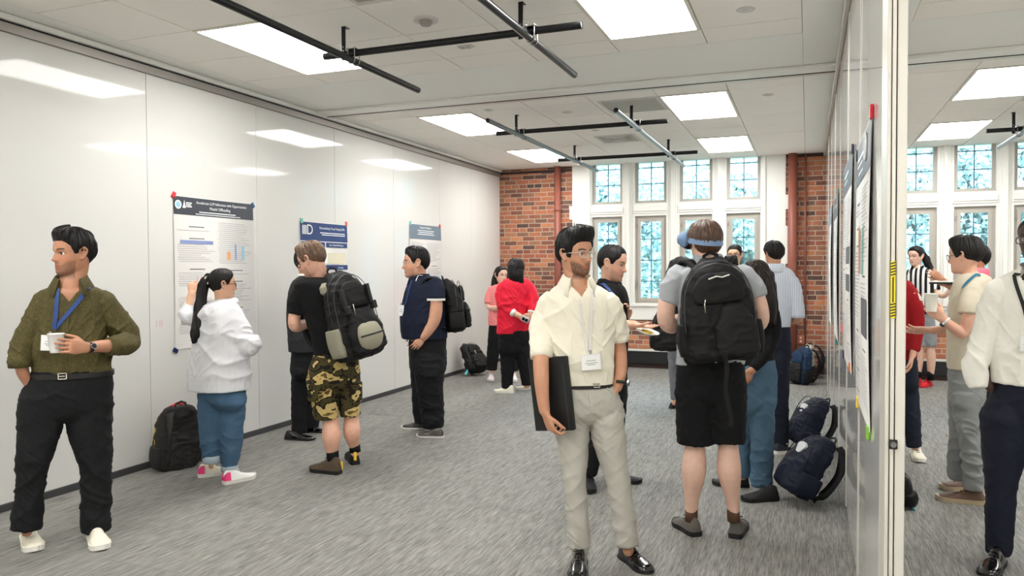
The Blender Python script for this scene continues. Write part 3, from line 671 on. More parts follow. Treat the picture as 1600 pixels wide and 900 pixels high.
        p1 = base+d1*hl*.22; p2 = p1+d2*hl*.17; p3 = p2+(d2+n*.25*math.sin(a))*hl*.12
        s.body.append(loft([(base, hl*.075, hl*.07, None), (p1, hl*.055, hl*.055, None), (p2, hl*.05, hl*.05, None), (p3, hl*.036, hl*.036, None)], 12, 4, bulge=True))
        return W0, d, n, t
    def finish_body(s, beard=0.0, brow=(30, 22, 18), lips=None, beardc=(46, 34, 28), hairline=True, eyes=True, blush=.35):
        me = union_mesh(s.body, s.vox, 2); P = coords(me); cols = np.tile(s.skin, (len(P), 1))
        q = (P-s.hc)@s.Rh/s.H; x, y, z = q.T; ax = np.abs(x); isf = (y > .1)*(z > -.6)*(z < .5)*(ax < .45)
        def blend(m, c): nonlocal cols; m = (m*isf)[:, None]; cols = cols*(1-m)+np.array(c)*m
        red = s.skin*[1.15, .78, .72]; blend(blush*np.exp(-((ax-.2)/.09)**2-((z+.13)/.09)**2), red); blend(blush*np.exp(-(x/.06)**2-((z+.15)/.05)**2), red)
        if beard:
            n = vn(q*60, 3)*.5+.6; mb_ = sstep(-.06, -.14, z-.32*np.clip(.30-ax, 0, .3)*0)*sstep(.05, .16, ax+np.clip(-z-.20, 0, 1)*3)*sstep(-.62, -.50, z)
            mo = sstep(.0, .03, .115-ax)*sstep(-.205, -.225, z)*sstep(-.255, -.235, z)
            ck = sstep(-.10, -.2, z+ (ax < .2)*0.0 + np.clip(.26-ax, 0, .3)*.55*-1+.05)
            jl = sstep(.0, .10, -.115-z-np.clip(.27-ax, 0, .3)*.62+np.clip(.09-ax, 0, .1)*2.2)
            blend(np.clip(np.maximum(mb_*jl, mo)*n*beard, 0, 1), lin(beardc))
        lc = np.array(lin(lips)) if lips else s.skin*[.80, .42, .42]
        lm = sstep(.115, .085, ax)*sstep(.045, .03, np.abs(z+.29+.02*(ax/.1)**2)); blend(lm*.8, lc); blend(sstep(.11, .09, ax)*sstep(.010, .004, np.abs(z+.29))*.75, s.skin*.3)
        blend(.6*np.exp(-((ax-.035)/.016)**2-((z+.185)/.010)**2)*(y > .38), s.skin*.25)
        br = sstep(.045, .07, ax)*sstep(.24, .21, ax)*sstep(.024, .012, np.abs(z-.088-.02*np.sin((ax-.05)*14))); blend(br*.92*(y > .2), lin(brow))
        if eyes: blend(.8*sstep(.075, .06, np.abs(ax-.138))*sstep(.012, .006, np.abs(z-.028+.9*(ax-.138)**2*4)), s.skin*.15); blend(.35*np.exp(-((ax-.138)/.07)**2-((z)/.045)**2), s.skin*.5)
        for f in s.paint: cols = f(P, q, cols)
        fill_color(me, cols); me.transform(s.M.inverted()); o = link('body', me, SKIN, s.root, True)
        if eyes:
            for sg in (-1, 1):
                c = s.hp(.138*sg, .272, .0); m_ = MB(); Mx = Matrix([[*map(float, r_)] for r_ in s.Rh]).to_4x4()
                n = 12; r_ = .06*s.H; vs = []; fs = []; mi = []
                for i in range(1, n):
                    for j in range(20):
                        a, b_ = math.pi*i/n, 2*math.pi*j/20; vs.append(c+s.Rh@np.array([math.sin(a)*math.cos(b_)*r_, math.cos(a)*r_, math.sin(a)*math.sin(b_)*r_]))
                vs += [c+s.Rh@np.array([0, r_, 0]), c-s.Rh@np.array([0, r_, 0])]; t = len(vs)-2
                for j in range(20): fs.append((t, (j+1) % 20, j)); mi.append(1); fs.append((t+1, (n-2)*20+j, (n-2)*20+(j+1) % 20)); mi.append(0)
                for i in range(n-2):
                    for j in range(20): fs.append((i*20+j, i*20+(j+1) % 20, (i+1)*20+(j+1) % 20, (i+1)*20+j)); mi.append(1 if i < 1 else 0)
                me2 = mesh(vs, fs, mi); me2.transform(s.M.inverted()); link('eye', me2, [EYEW, IRIS], s.root, True)
        return o
    def cloth(s, name, parts, m, vox=.008, smooth=3, amp=.006, zf=1.0, seed=1, mode='shirt', zones=(), cut=None):
        me = union_mesh(parts, vox, smooth if mode == 'shirt' else 7); P = coords(me); N = normals(me); Q = s.local(P)
        sc = np.array([5.0, 5.0, 7.0]) if mode == 'shirt' else np.array([4.5, 4.5, 13.]); wv = np.stack([vn(Q*3.2, seed+7+q_) for q_ in range(3)], 1)-.5
        sk = Q[:, [0]]*np.array([0, 0, .9])*np.sign(Q[:, [0]]+.001)
        n1 = 1-np.abs(2*vn((Q+sk+wv*.22)*sc*zf, seed)-1); n2 = 1-np.abs(2*vn((Q-sk+wv*.12)*sc*2.2*zf, seed+3)-1); n3 = 1-np.abs(2*vn((Q+wv*.06)*sc*4.5*zf, seed+5)-1); g = (n1**3*1.1+n2**3*.6+n3**2*.12)-.42
        zlo, zhi = Q[:, 2].min(), Q[:, 2].max(); mask = np.full(len(P), .95); amp = amp*.78
        edge = (.3+.7*sstep(0, .12, Q[:, 2]-zlo if mode == 'shirt' else 9+0*P[:, 0]))*(.35+.65*sstep(0, .14, zhi-Q[:, 2]))
        for (u, v, dd, rad) in zones: c = s.W(u, v, dd); mask += .9*np.exp(-(np.linalg.norm((P-c), axis=1)/rad)**2)
        P2 = P+N*(g*mask*edge*amp)[:, None]; me.vertices.foreach_set('co', P2.ravel()); me.update()
        if cut:
            zb = s.W(0 if False else cut[0], cut[1], 0)[2]; ex = (P2-s.nb)@s.L*1.0; fr = (P2-s.nb)@s.Fh; dz = P2[:, 2]-zb
            kill = (dz > 0)*(np.abs((P2-s.nb)@np.cross([0, 0, 1.0], s.Fh)) < cut[2]*dz)*(fr > 0)
            fc = [p for p in me.polygons if not all(kill[v] for v in p.vertices)]; me2 = mesh(P2, [tuple(p.vertices) for p in fc]); bpy.data.meshes.remove(me); me = me2
        o = link(name, me, m, s.root, True); s.bvh = None
        T = BVHTree.FromPolygons([tuple(p) for p in P2], [tuple(p.vertices) for p in me.polygons]); me.transform(s.M.inverted()); return o, T
    def hit(s, T, u, v, off=.003):
        d = Vector(ray(u, v)).normalized(); h = T.ray_cast(Vector(CAM), d)
        if h[0] is None: h = T.find_nearest(Vector(s.W(u, v, .12)))
        n = np.array(h[1]); n = n if n@np.array(d) < 0 else -n; return np.array(h[0])+n*off, n
    def path_on(s, T, pts, off=.004, sub=5):
        A = catmull(np.array(pts, float), sub); out = [s.hit(T, u, v, off) for u, v in A]; P = np.array([o[0] for o in out]); N = np.array([o[1] for o in out])
        for _ in range(2): P[1:-1] = (P[:-2]+2*P[1:-1]+P[2:])/4; N[1:-1] = (N[:-2]+2*N[1:-1]+N[2:])/4
        return P, N
    def add(s, mb, name, m, parent=None, smooth=False):
        me = mesh(mb.v, mb.f, mb.m); me.transform(s.M.inverted()); o = link(name, me, m, parent or s.root, smooth)
        return o
    def shoe(s, heel, toe, h=.10, wd=.048, upper=None, sole=None, laces=None, kind='sneaker', accent=None, hw=None):
        """heel and toe are floor pixels"""
        a, b_ = floor_at(*heel), floor_at(*toe); d = b_-a; L = np.linalg.norm(d); d /= L
        L0 = L; L = max(.25, min(L, .31)); mid = (a+b_)/2 if hw is None else a+d*L/2; a = mid-d*L/2; r = np.array([d[1], -d[0], 0]); up = np.array([0, 0, 1.0])
        st = .028 if kind == 'sneaker' else .014; T = np.linspace(0, 1, 22)
        wp = np.interp(T, [0, .04, .2, .45, .7, .85, .95, 1], [.45, .68, .80, .80, 1.0, .92, .6, .22])*wd
        tp = np.interp(T, [0, .03, .1, .30, .42, .55, .75, .9, .97, 1], [.55, .9, 1., .95, .82, .6, .47, .40, .27, .1])*h
        m_ = MB(); n = 14; vs = []
        for t, w_, z in zip(T, wp, tp):
            for k in range(n+1):
                an = math.pi*k/n; ca, sa = math.cos(an), math.sin(an); top = 1 if z < .6*h else .72
                x = math.copysign(abs(ca)**.75, ca)*w_*(1-(1-top)*sa); zz = st*.6+abs(sa)**.8*(z-st*.6)
                vs.append(a+d*L*t+r*x+up*zz)
        fs = [(i*(n+1)+k, i*(n+1)+k+1, (i+1)*(n+1)+k+1, (i+1)*(n+1)+k) for i in range(len(T)-1) for k in range(n)]
        fs += [tuple(range(n+1))[::-1], tuple((len(T)-1)*(n+1)+k for k in range(n+1))]; m_.add(vs, fs, 0)
        o = s.add(m_, 'shoe', upper, None, True)
        m_ = MB(); vs = []
        for t, w_ in zip(T, wp):
            lift = .010*max(0, (t-.8)/.2)**2+(0)
            for x, z in ((-w_*1.06, 0), (w_*1.06, 0), (w_*1.10, st), (-w_*1.10, st)): vs.append(a+d*(L*1.03*t-.015*L)+r*x+up*(z+lift))
        fs = [(4*i+k, 4*i+(k+1) % 4, 4*i+4+(k+1) % 4, 4*i+4+k) for i in range(len(T)-1) for k in range(4)]+[(3, 2, 1, 0), tuple(4*(len(T)-1)+k for k in range(4))]
        m_.add(vs, fs, 0); s.add(m_, 'sole', sole, o)
        if laces:
            m_ = MB()
            for q in range(4):
                t = .40+.075*q; z = np.interp(t, T, tp)+.003; w_ = np.interp(t, T, wp)
                m_.tube([a+d*L*(t+.01)+r*w_*.42+up*(z-.008), a+d*L*t+up*z, a+d*L*(t-.01)-r*w_*.42+up*(z-.008)], .0028, 6)
            c = a+d*L*.38+up*(np.interp(.38, T, tp)+.006)
            for q in (-1, 1): m_.tube([c, c+r*.022*q+up*.008, c+r*.03*q+d*.012, c+d*.006], .0024, 6)
            s.add(m_, 'laces', laces, o)
        if accent:
            m_ = MB(); vs = []
            for t in np.linspace(.0, .17, 6):
                w_ = np.interp(t, T, wp)*1.03+.002; z = np.interp(t, T, tp)
                for x, zz in ((-w_, st), (-w_*.8, z*.86), (w_*.8, z*.86), (w_, st)): vs.append(a+d*L*(t-.012)+r*x+up*zz)
            fs = [(4*i+k, 4*i+k+1, 4*i+5+k, 4*i+4+k) for i in range(5) for k in range(3)]+[(0, 1, 2, 3)]
            m_.add(vs, fs, 0); s.add(m_, 'heel_patch', accent, o)
        return a, d, r, L
    def hair(s, m, top=.07, side=.035, back=.05, front=.30, temple=.22, burn=-.06, nape=-.30, behind=-.12, rough=.02, quiff=0.0, seed=1, tubes=(), flatten=None, name='hair', freq=26, part=None):
        def off(ph, z):
            a = np.abs(((ph+math.pi) % (2*math.pi))-math.pi); deg = np.degrees(a)
            hl = np.interp(deg, [0, 28, 45, 60, 72, 84, 96, 112, 140, 180], [front, front-.005, temple+.02, temple-.06, burn, burn+.01, behind+.10, behind, nape+.06, nape])
            m_ = sstep(-.015, .03, z-hl)
            th = np.interp(z, [-.35, -.1, .1, .3, .42, .5], [.45*back, side, side*1.15, (side+top)/2, top, top])*np.where(z > .2, 1, 1)
            th = th*(1+.0*a)+(np.cos(a) > 0)*np.cos(a)**2*quiff*np.exp(-((z-.39)/.12)**2)*1.5+(deg > 120)*np.clip((deg-120)/60, 0, 1)*(back-side)*sstep(.45, -.1, z)
            p = np.stack([np.sin(ph)*2, np.cos(ph)*2, z*2], -1).reshape(-1, 3)
            nz = vn(np.stack([np.sin(ph)*freq*.25, np.cos(ph)*freq*.25, z*2.2+np.sin(ph*2)*.6], -1).reshape(-1, 3)*1.6, seed).reshape(z.shape)+.5*vn(np.stack([np.sin(ph)*freq, np.cos(ph)*freq, z*5], -1).reshape(-1, 3), seed+2).reshape(z.shape)
            fade = np.where(deg < 52, .30+.70*sstep(0, .13, z-hl), .22+.78*sstep(0, .20, z-hl))
            tuft = vn(np.stack([np.sin(ph)*3.2, np.cos(ph)*3.2, z*6+np.sin(ph*3)*.5], -1).reshape(-1, 3), seed+9).reshape(z.shape)-.5
            th = th*fade+((nz-.75)*rough*1.6+tuft*rough*1.8*sstep(.1, .4, z))*np.clip(fade, .3, 1)
            return m_*th-.03*(1-m_)
        V, f = head_grid(nphi=200, sub=6, face=False, off=off); mb_ = MB(); mb_.add(V*s.H@s.Rh.T+s.hc, f)
        o = s.add(mb_, name, m, None, True)
        if tubes:
            prt = [loft([(s.W(*p[:3]) if len(p) > 4 or True else p, s.R(p[0], p[1], p[3], p[2]), s.R(p[0], p[1], p[4] if len(p) > 4 else p[3], p[2]), s.rt) for p in tb], 20, 5, bulge=True) for tb in tubes]
            me = union_mesh(prt, .006, 2); P = coords(me); N = normals(me); Q = s.local(P)
            P = P+N*((vn(Q*[75, 75, 6], seed)-.5)*.016+(vn(Q*[28, 28, 4], seed+1)-.5)*.012)[:, None]; me.vertices.foreach_set('co', P.ravel()); me.transform(s.M.inverted())
            link('long_hair' if len(tubes) != 1 else 'ponytail', me, m, s.root, True)
        return o
    def glasses(s, m, y=.43, w_=.125, h_=.08, lens=True, r=.0022):
        mb_ = MB()
        for q in (-1, 1):
            pts = []
            for t in np.linspace(0, 2*math.pi, 25):
                ca, sa = math.cos(t), math.sin(t); xx = .145*q+math.copysign(abs(ca)**.7, ca)*w_; pts.append(s.hp(xx, y-.55*xx*xx, -.01+math.copysign(abs(sa)**.7, sa)*h_))
            mb_.tube(pts, r, 8, mi=0); mb_.tube([s.hp(.265*q, y-.045, .035), s.hp(.335*q, .18, .03), s.hp(.35*q, -.02, .02), s.hp(.345*q, -.07, -.03)], r, 8, mi=0)
            if lens: mb_.add([s.hp(.145*q+w_*math.cos(t)*.95, y-.55*(.145*q+w_*math.cos(t)*.95)**2, -.01+h_*math.sin(t)*.95) for t in np.linspace(0, 2*math.pi, 24, endpoint=False)], [tuple(range(24))], 1)
        mb_.tube([s.hp(-.03, y+.01, .02), s.hp(0, y+.015, .03), s.hp(.03, y+.01, .02)], r, 8, mi=0)
        return s.add(mb_, 'glasses', [m, LENS])
    def collar(s, m, gap=28, r=None, h=.05, out=.040, point=.025, th=None, z=0.0, lean=.020):
        """folded shirt collar round the neck base"""
        F, L = s.frame(th if th is not None else math.degrees(s.th)); r = r or s.nr*1.10; c = s.nb+np.array([0, 0, z]); vs = []; n = 34
        A = np.linspace(math.radians(gap), 2*math.pi-math.radians(gap), n)
        for a in A:
            d = F*math.cos(a)+L*math.sin(a); fr_ = max(0, math.cos(a)); fz = -.028*fr_; b_ = fr_**3
            for rr, zz in ((r, -.01), (r*.98, h*.75), (r+.004, h), (r+.011, h*.9), (r+out, -.020-point*b_), (r+out-.004, -.023-point*b_)): vs.append(c+d*(rr+lean*fr_)+np.array([0, 0, zz+fz]))
        k = 6; fs = [(i*k+j, i*k+j+1, (i+1)*k+j+1, (i+1)*k+j) for i in range(n-1) for j in range(k-1)]+[tuple(range(k)), tuple((n-1)*k+j for j in range(k))[::-1]]
        mb_ = MB(); mb_.add(vs, fs); o = s.add(mb_, 'collar', m, None, True); return o
    def band(s, name, v, ul, ur, h, m, k=None, grow=.006, dd=0):
        k = k or s.k; a = s.torso([(v-h/2, ul, ur, k, dd), (v+h/2, ul, ur, k, dd)], sub=1)[0]; n = 32; a = np.array(a[:2*n]); vs = []
        c = a.mean(0)
        for i in range(n):
            for j in (0, 1):
                p = a[i+j*n]; d = (p-c)*[1, 1, 0]; d /= np.linalg.norm(d); vs += [p+d*grow, p-d*.004]
        fs = []
        for i in range(n):
            q = 4*i; w_ = 4*((i+1) % n); fs += [(q, w_, w_+2, q+2), (q+2, w_+2, w_+3, q+3), (q+1, q+3, w_+3, w_+1), (q, q+1, w_+1, w_)]
        mb_ = MB(); mb_.add(vs, fs); return s.add(mb_, name, m, None, False)
    def cuff(s, a, b_, r, m, name='cuff'):
        """folded sleeve cuff or trouser turn-up between px points a and b_"""
        mb_ = MB(); A, B = s.W(*a), s.W(*b_); R_ = s.R(a[0], a[1], r, a[2]); v, f = loft([(A, R_*.9, R_*.9, None), (A*.97+B*.03, R_*1.04, R_*1.04, None), (A*.5+B*.5, R_*1.07, R_*1.07, None), (A*.03+B*.97, R_*1.04, R_*1.04, None), (B, R_*.86, R_*.86, None)], 24, 1)
        mb_.add(v, f); return s.add(mb_, name, m, None, True)
    def lanyard(s, T, left, right, badge, m, wd=.015, bm=None, size=None, tilt=0, text=None, clip=True):
        mb_ = MB()
        for pth in (left, right):
            if pth: P, N = s.path_on(T, pth, .007); mb_.ribbon(P, N, wd)
        o = s.add(mb_, 'lanyard', m)
        if badge:
            u0, v0, u1, v1 = badge; c, n = s.hit(T, (u0+u1)/2, (v0+v1)/2, .014); n = n*[1, 1, .2]; n /= np.linalg.norm(n); n = n*.5+s.tow*.5; n /= np.linalg.norm(n); x = np.cross([0, 0, 1.0], n); x /= np.linalg.norm(x); y = np.cross(n, x)
            w_ = s.R(u0, v0, (u1-u0)/2); h_ = s.R(u0, v0, (v1-v0)/2)
            M_ = Matrix(((x[0], y[0], n[0], c[0]), (x[1], y[1], n[1], c[1]), (x[2], y[2], n[2], c[2]), (0, 0, 0, 1))) @ Matrix.Rotation(math.radians(tilt), 4, 'Z')
            mb_ = MB(); mb_.box((-w_, -h_, -.0012), (w_, h_, .0012), .0008, mi=0, M=M_); mb_.box((-w_*.9, -h_*.9, .0012), (w_*.9, h_*.86, .0018), mi=1, M=M_)
            for k, q in ((.15, .5), (-.15, .62), (-.35, .4)): mb_.box((-w_*q, h_*k, .0018), (w_*q, h_*(k+.08), .0022), mi=2, M=M_)
            if clip: mb_.box((-.006, h_, -.001), (.006, h_+.02, .004), mi=2, M=M_)
            s.add(mb_, 'badge', [mat('badge_sleeve', (228, 228, 226), .3), mat('badge_paper', (240, 240, 238), .6), mat('badge_print', (150, 150, 150), .6)], o)
        return o
    def watch(s, at, toward, r, m, face=None, fdir=(0, 0, 1)):
        A = s.W(*at); B = s.W(*toward); d = (B-A)/np.linalg.norm(B-A); R_ = s.R(at[0], at[1], r, at[2])*1.06; mb_ = MB()
        v, f = loft([(A-d*.008, R_, R_*.9, None), (A-d*.007, R_+.003, R_*.9+.003, None), (A+d*.007, R_+.003, R_*.9+.003, None), (A+d*.008, R_, R_*.9, None)], 20, 1); mb_.add(v, f, 0); o = s.add(mb_, 'watch', m, None, True)
        n = s.V(fdir); n = n-d*(n@d); n /= np.linalg.norm(n); mb_ = MB()
        mb_.tube([A+n*(R_-.002), A+n*(R_+.007)], .017, 20, mi=0); mb_.tube([A+n*(R_+.007), A+n*(R_+.0085)], [.0135, .013], 20, mi=1)
        s.add(mb_, 'watch_face', [mat('watch_case', (150, 150, 152), .25, .9), face or mat('watch_dial', (18, 20, 24), .2)], o)

def frame_m(o, x, y, z):
    x, y, z = [np.array(q, float)/np.linalg.norm(q) for q in (x, y, z)]
    return Matrix(((x[0], y[0], z[0], o[0]), (x[1], y[1], z[1], o[1]), (x[2], y[2], z[2], o[2]), (0, 0, 0, 1)))
def backpack(label, M, w_=.30, h=.46, d=.18, taper=1.0, pofs=(0, 1), m=None, m2=None, straps=(), zipper=None, group=None, pocket=True, side=True, strapm=None, handle=True, seed=1, panels=None, pull=None, slump=0.0, loose=()):
    """local frame: x across, y outward from the wearer's back, z up; base at origin"""
    e = bpy.data.objects.new('backpack', None); COL.objects.link(e); e.matrix_world = M; tag(e, label, 'backpack', group)
    m2 = m2 or m; strapm = strapm or m2; zipper = zipper or mat('zip_grey', (60, 60, 62), .4)
    def shell(w0, h0, d0, y0, z0, vox=.008, top=.55, exp=3.2, amp=.006, sd_=0):
        S = []
        for t, ws, ds in ((0, .82, .80), (.04, .95, .95), (.12, 1, 1), (.45, 1, .98), (.7, .96, .86), (.85, .86, .72), (.95, .68, top), (1.0, .45, top*.6)):
            ws = ws*(1-(1-taper)*max(0, (t-.5)/.5)**1.5)
            S.append((np.array([slump*t*t, y0+d0/2*ds, z0+h0*t]), w0/2*ws, d0/2*ds, np.array([1., 0, 0])))
        v, f = loft(S, 36, 3, hor=True, exp=exp); me = union_mesh([(v, f)], vox, 2); P = coords(me); N = normals(me)
        g = 1-np.abs(2*vn(P*[9, 9, 13], seed+sd_)-1); g2 = 1-np.abs(2*vn(P*[17, 17, 26]+vn(P*6, 3)[:, None]*2, seed+sd_+4)-1); P = P+N*((g**2*.7+g2**3*.5-.45)*amp*1.9)[:, None]; me.vertices.foreach_set('co', P.ravel()); me.update(); return me
    link('main_body', shell(w_, h, d*.78, 0, 0, amp=.008), m, e, True)
    if pocket:
        fpm = shell(w_*.78*pofs[1], h*.50, d*.30, d*.70, h*.05, amp=.008, sd_=3); fpm.transform(Matrix.Translation((pofs[0], 0, 0))); link('front_pocket', fpm, m2, e, True)
    if pocket: link('top_pocket', shell(w_*.66, h*.30, d*.16, d*.66, h*.56, amp=.005, sd_=5), m, e, True)
    if side:
        for q in (-1, 1):
            mb_ = MB(); v, f = loft([(np.array([q*w_*.48, d*.36, h*.06]), .028, d*.28, np.array([1., 0, 0])), (np.array([q*w_*.50, d*.36, h*.2]), .034, d*.30, np.array([1., 0, 0])), (np.array([q*w_*.49, d*.36, h*.36]), .030, d*.29, np.array([1., 0, 0])), (np.array([q*w_*.485, d*.36, h*.38]), .022, d*.26, np.array([1., 0, 0]))], 20, 3, hor=True, exp=3); mb_.add(v, f); mb_.build('side_pocket', panels or m2, e, True)
    mb_ = MB()
    for k, (yy, zt, ww, dd_) in enumerate(((d*.40, 1.0, .50, .0), (d*.62, .95, .47, .0))):
        pts = []
        for t in np.linspace(0, 1, 25):
            a = math.pi*t; z = h*(.30+.675*math.sin(a)**.55*zt); xx = w_*ww*math.cos(a)*(1 if z < h*.8 else 1); xx = math.copysign(min(abs(xx), w_*.5), xx); pts.append((xx*(1.0), yy+d*.04, z))
        mb_.tube(pts, .0032, 6)
    mb_.build('zipper', zipper, e)
    if handle: mb_ = MB(); mb_.tube([(-.05, .02, h*.95), (-.035, .015, h*1.04), (.0, .01, h*1.07), (.035, .015, h*1.04), (.05, .02, h*.95)], .009, 10, flat=.6); mb_.build('handle', strapm, e, True)
    if pull: mb_ = MB(); mb_.tube([(w_*.2, d*.99, h*.60), (w_*.22, d*1.02, h*.56), (w_*.22, d*1.02, h*.48)], .004, 6); mb_.build('zip_pull', pull, e, True)
    for st in straps:
        A = catmull(np.array(st, float), 6); mb_ = MB(); N = []
        cen = np.array([0, -.12, h*.5])
        for p in A: n = (p-cen)*[0.15, 1, 1]; N.append(n/np.linalg.norm(n))
        mb_.ribbon(A, N, .055, .014); mb_.build('strap', strapm, e, True)
    for st, sw, sm in loose:
        A = catmull(np.array(st, float), 6); mb_ = MB(); mb_.ribbon(A, [(0.2, 1, .3)]*len(A), sw, .003); mb_.build('webbing_strap', sm, e)
    return e
def cup(label, c, r=.036, h=.09, m=None, group=None, tilt=(0, 0, 0)):
    e = tag(empty('cup', tuple(c)), label, 'cup', group); e.rotation_euler = tilt; mb_ = MB(); n = 28; vs = []
    prof = [(0, 0), (r*.72, 0), (r*.74, .004), (r, h-.004), (r*1.05, h-.002), (r*1.05, h+.002), (r*.97, h), (r*.70, .008), (0, .008)]
    for rr, z in prof:
        for k in range(n): a = 2*math.pi*k/n; vs.append((rr*math.cos(a), rr*math.sin(a), z))
    fs = [(i*n+k, i*n+(k+1) % n, (i+1)*n+(k+1) % n, (i+1)*n+k) for i in range(len(prof)-1) for k in range(n)]; mb_.add(vs, fs); mb_.build('cup_wall', m, e, True)
    mb_ = MB(); mb_.tube([(0, 0, h*.72), (0, 0, h*.74)], r*.88, 24); mb_.build('drink', mat('drink_surface', (120, 90, 60), .1), e); return e
def plate(label, c, r=.11, food=None, nrm=(0, 0, 1)):
    e = tag(empty('plate', tuple(c)), label, 'plate'); e.rotation_mode = 'QUATERNION'; e.rotation_quaternion = Vector((0, 0, 1)).rotation_difference(Vector(nrm)); n = 36; mb_ = MB(); vs = []
    prof = [(0, 0), (r*.62, 0), (r*.72, .006), (r*.98, .014), (r, .016), (r*.98, .018), (r*.7, .010), (r*.6, .004), (0, .004)]
    for rr, z in prof:
        for k in range(n): a = 2*math.pi*k/n; vs.append((rr*math.cos(a), rr*math.sin(a), z))
    mb_.add(vs, [(i*n+k, i*n+(k+1) % n, (i+1)*n+(k+1) % n, (i+1)*n+k) for i in range(len(prof)-1) for k in range(n)]); mb_.build('dish', mat('paper_plate', (238, 236, 228), .5), e, True)
    if food:
        f = MB(); rg = np.random.default_rng(3)
        for k in range(9):
            a = rg.uniform(0, 6.28); q = rg.uniform(0, r*.5); f.ball((q*math.cos(a), q*math.sin(a), .012), (.022, .018, .010), 6)
        o = f.build('food', mat('yellow_food', (228, 196, 60), .5, var=.3, vscale=60), None, True); o.location = e.location; o.rotation_mode = 'QUATERNION'; o.rotation_quaternion = e.rotation_quaternion
        tag(o, food, 'food')
    return e
# ------------------------------------------------------------------ cloth materials
def fabric(name, c, rough=.85, var=.06, bump=.25, sc=500): return mat(name, c, rough, bump=bump, bscale=sc, var=var, vscale=5, spec=.25)
OLIVE = ramp_mat('olive_leaf_print', [(0, (58, 52, 28)), (.42, (84, 76, 42)), (.52, (62, 56, 30)), (.60, (92, 84, 48))], noise_fac(75, 2, dist=1.2), .8, bump=.1, const=False)
BLACKD = fabric('black_denim', (22, 23, 25)); BLACK = fabric('black_cotton', (18, 18, 20)); BLACKW = fabric('black_trouser', (20, 21, 24), .7)
WHITEJ = fabric('white_jacket_shell', (214, 214, 218), .55, .03); DENIM = fabric('blue_denim', (70, 98, 124), .9, .4); DENIM2 = fabric('washed_denim', (86, 116, 140), .9, .4)
DENIMC = fabric('denim_inside', (168, 182, 190)); SUIT = fabric('charcoal_suit', (44, 46, 48), .75); NAVY = fabric('navy_polo', (26, 32, 50)); CREAM = fabric('cream_shirt', (232, 226, 208), .8, .02)
GREYT = fabric('light_grey_trouser', (178, 175, 165), .75, .05); PINK = fabric('pink_top', (236, 140, 140)); RED = fabric('red_velour', (222, 28, 56), .6); GREYM = fabric('grey_marl_tee', (168, 172, 176), .9, .12)
REDH = fabric('dark_red_hoodie', (150, 22, 30)); TAN = fabric('beige_tee', (206, 196, 176)); GREYJ = fabric('grey_jeans', (140, 142, 142), .85, .14); NAVYT = fabric('navy_trouser', (24, 28, 42), .75)
WHITES = fabric('white_dress_shirt', (240, 237, 228), .75, .02); PINK2 = fabric('pink_tee', (222, 110, 130)); GREYS = fabric('grey_shorts', (140, 144, 148)); SLATE = fabric('grey_legging', (120, 124, 130))
CAMO = ramp_mat('camouflage_cotton', [(0, (24, 22, 16)), (.40, (70, 62, 34)), (.49, (30, 27, 18)), (.545, (196, 172, 112)), (.66, (96, 80, 44))], noise_fac(9, 2, (1, 1, 1.4), .25), .85)
STRIPE = ramp_mat('blue_pinstripe_shirt', [(0, (214, 218, 226)), (.80, (150, 162, 184))], wave_fac(22, 'X'), .8)
REF = ramp_mat('black_white_stripes', [(0, (232, 232, 232)), (.5, (22, 22, 24))], wave_fac(5.4, 'X'), .8)
HB = ramp_mat('black_hair', [(0, (5, 4, 4)), (1, (24, 20, 19))], noise_fac(30, 3, (4, 4, .6)), .5, bump=.8, const=False, spec=.28)
HBR = ramp_mat('brown_hair', [(.25, (32, 21, 16)), (.75, (104, 72, 50))], noise_fac(30, 3, (4, 4, .6)), .42, bump=.6, const=False, spec=.5)
HBR2 = ramp_mat('warm_brown_hair', [(.25, (52, 36, 26)), (.75, (124, 92, 66))], noise_fac(30, 3, (4, 4, .6)), .45, bump=.6, const=False, spec=.5)
HOM = ramp_mat('dark_hair_with_brown_ends', [(.3, (9, 7, 7)), (.85, (48, 32, 24))], noise_fac(26, 3, (3, 3, .5)), .5, bump=.8, const=False, spec=.3)
SOLEW = mat('white_sole', (228, 226, 218), .6); SOLEB = mat('black_rubber', (20, 20, 21), .6); LEATH = mat('black_polished_leather', (13, 12, 13), .18, coat=.4); BROWNL = mat('brown_leather', (94, 66, 50), .5)
SHW = mat('cream_sneaker', (226, 220, 200), .6, bump=.2); LACEW = mat('white_lace', (238, 238, 235), .7); LACEB = mat('black_lace', (16, 16, 17), .7); HOTPINK = mat('hot_pink', (240, 60, 130), .5)
REDS = mat('red_sneaker', (214, 30, 44), .5); GREYSH = mat('grey_suede', (92, 88, 82), .85); HIKE = mat('brown_hiking_mesh', (78, 64, 48), .8, var=.4, vscale=40); LEATHB = mat('belt_leather', (16, 14, 14), .4)
SOCK = fabric('brown_sock', (92, 66, 52)); SOCKB = fabric('black_sock', (16, 16, 17)); METAL = mat('buckle_metal', (185, 180, 170), .25, .95)
LAN_B = mat('blue_lanyard', (28, 62, 124), .6); LAN_W = mat('white_lanyard', (215, 212, 208), .6); LAN_K = mat('black_lanyard', (18, 18, 20), .6); LAN_T = mat('teal_lanyard', (36, 110, 140), .6)
FRB = mat('black_frame', (20, 18, 18), .3); FRC = mat('clear_frame', (196, 180, 168), .25); FRR = mat('brown_frame', (120, 52, 44), .3)
CUPM = mat('clear_white_cup', (226, 224, 222), .25); CUPP = mat('paper_cup', (236, 232, 220), .5)
PB1 = fabric('backpack_black_nylon', (20, 20, 21), .6, .15, .4, 300); PB2 = fabric('backpack_charcoal', (46, 45, 44), .7); PNV = fabric('backpack_navy', (20, 26, 44), .65, .12, .4, 300); PBL = fabric('backpack_blue', (24, 50, 78), .7)
PTAN = fabric('backpack_taupe', (150, 146, 128), .7)

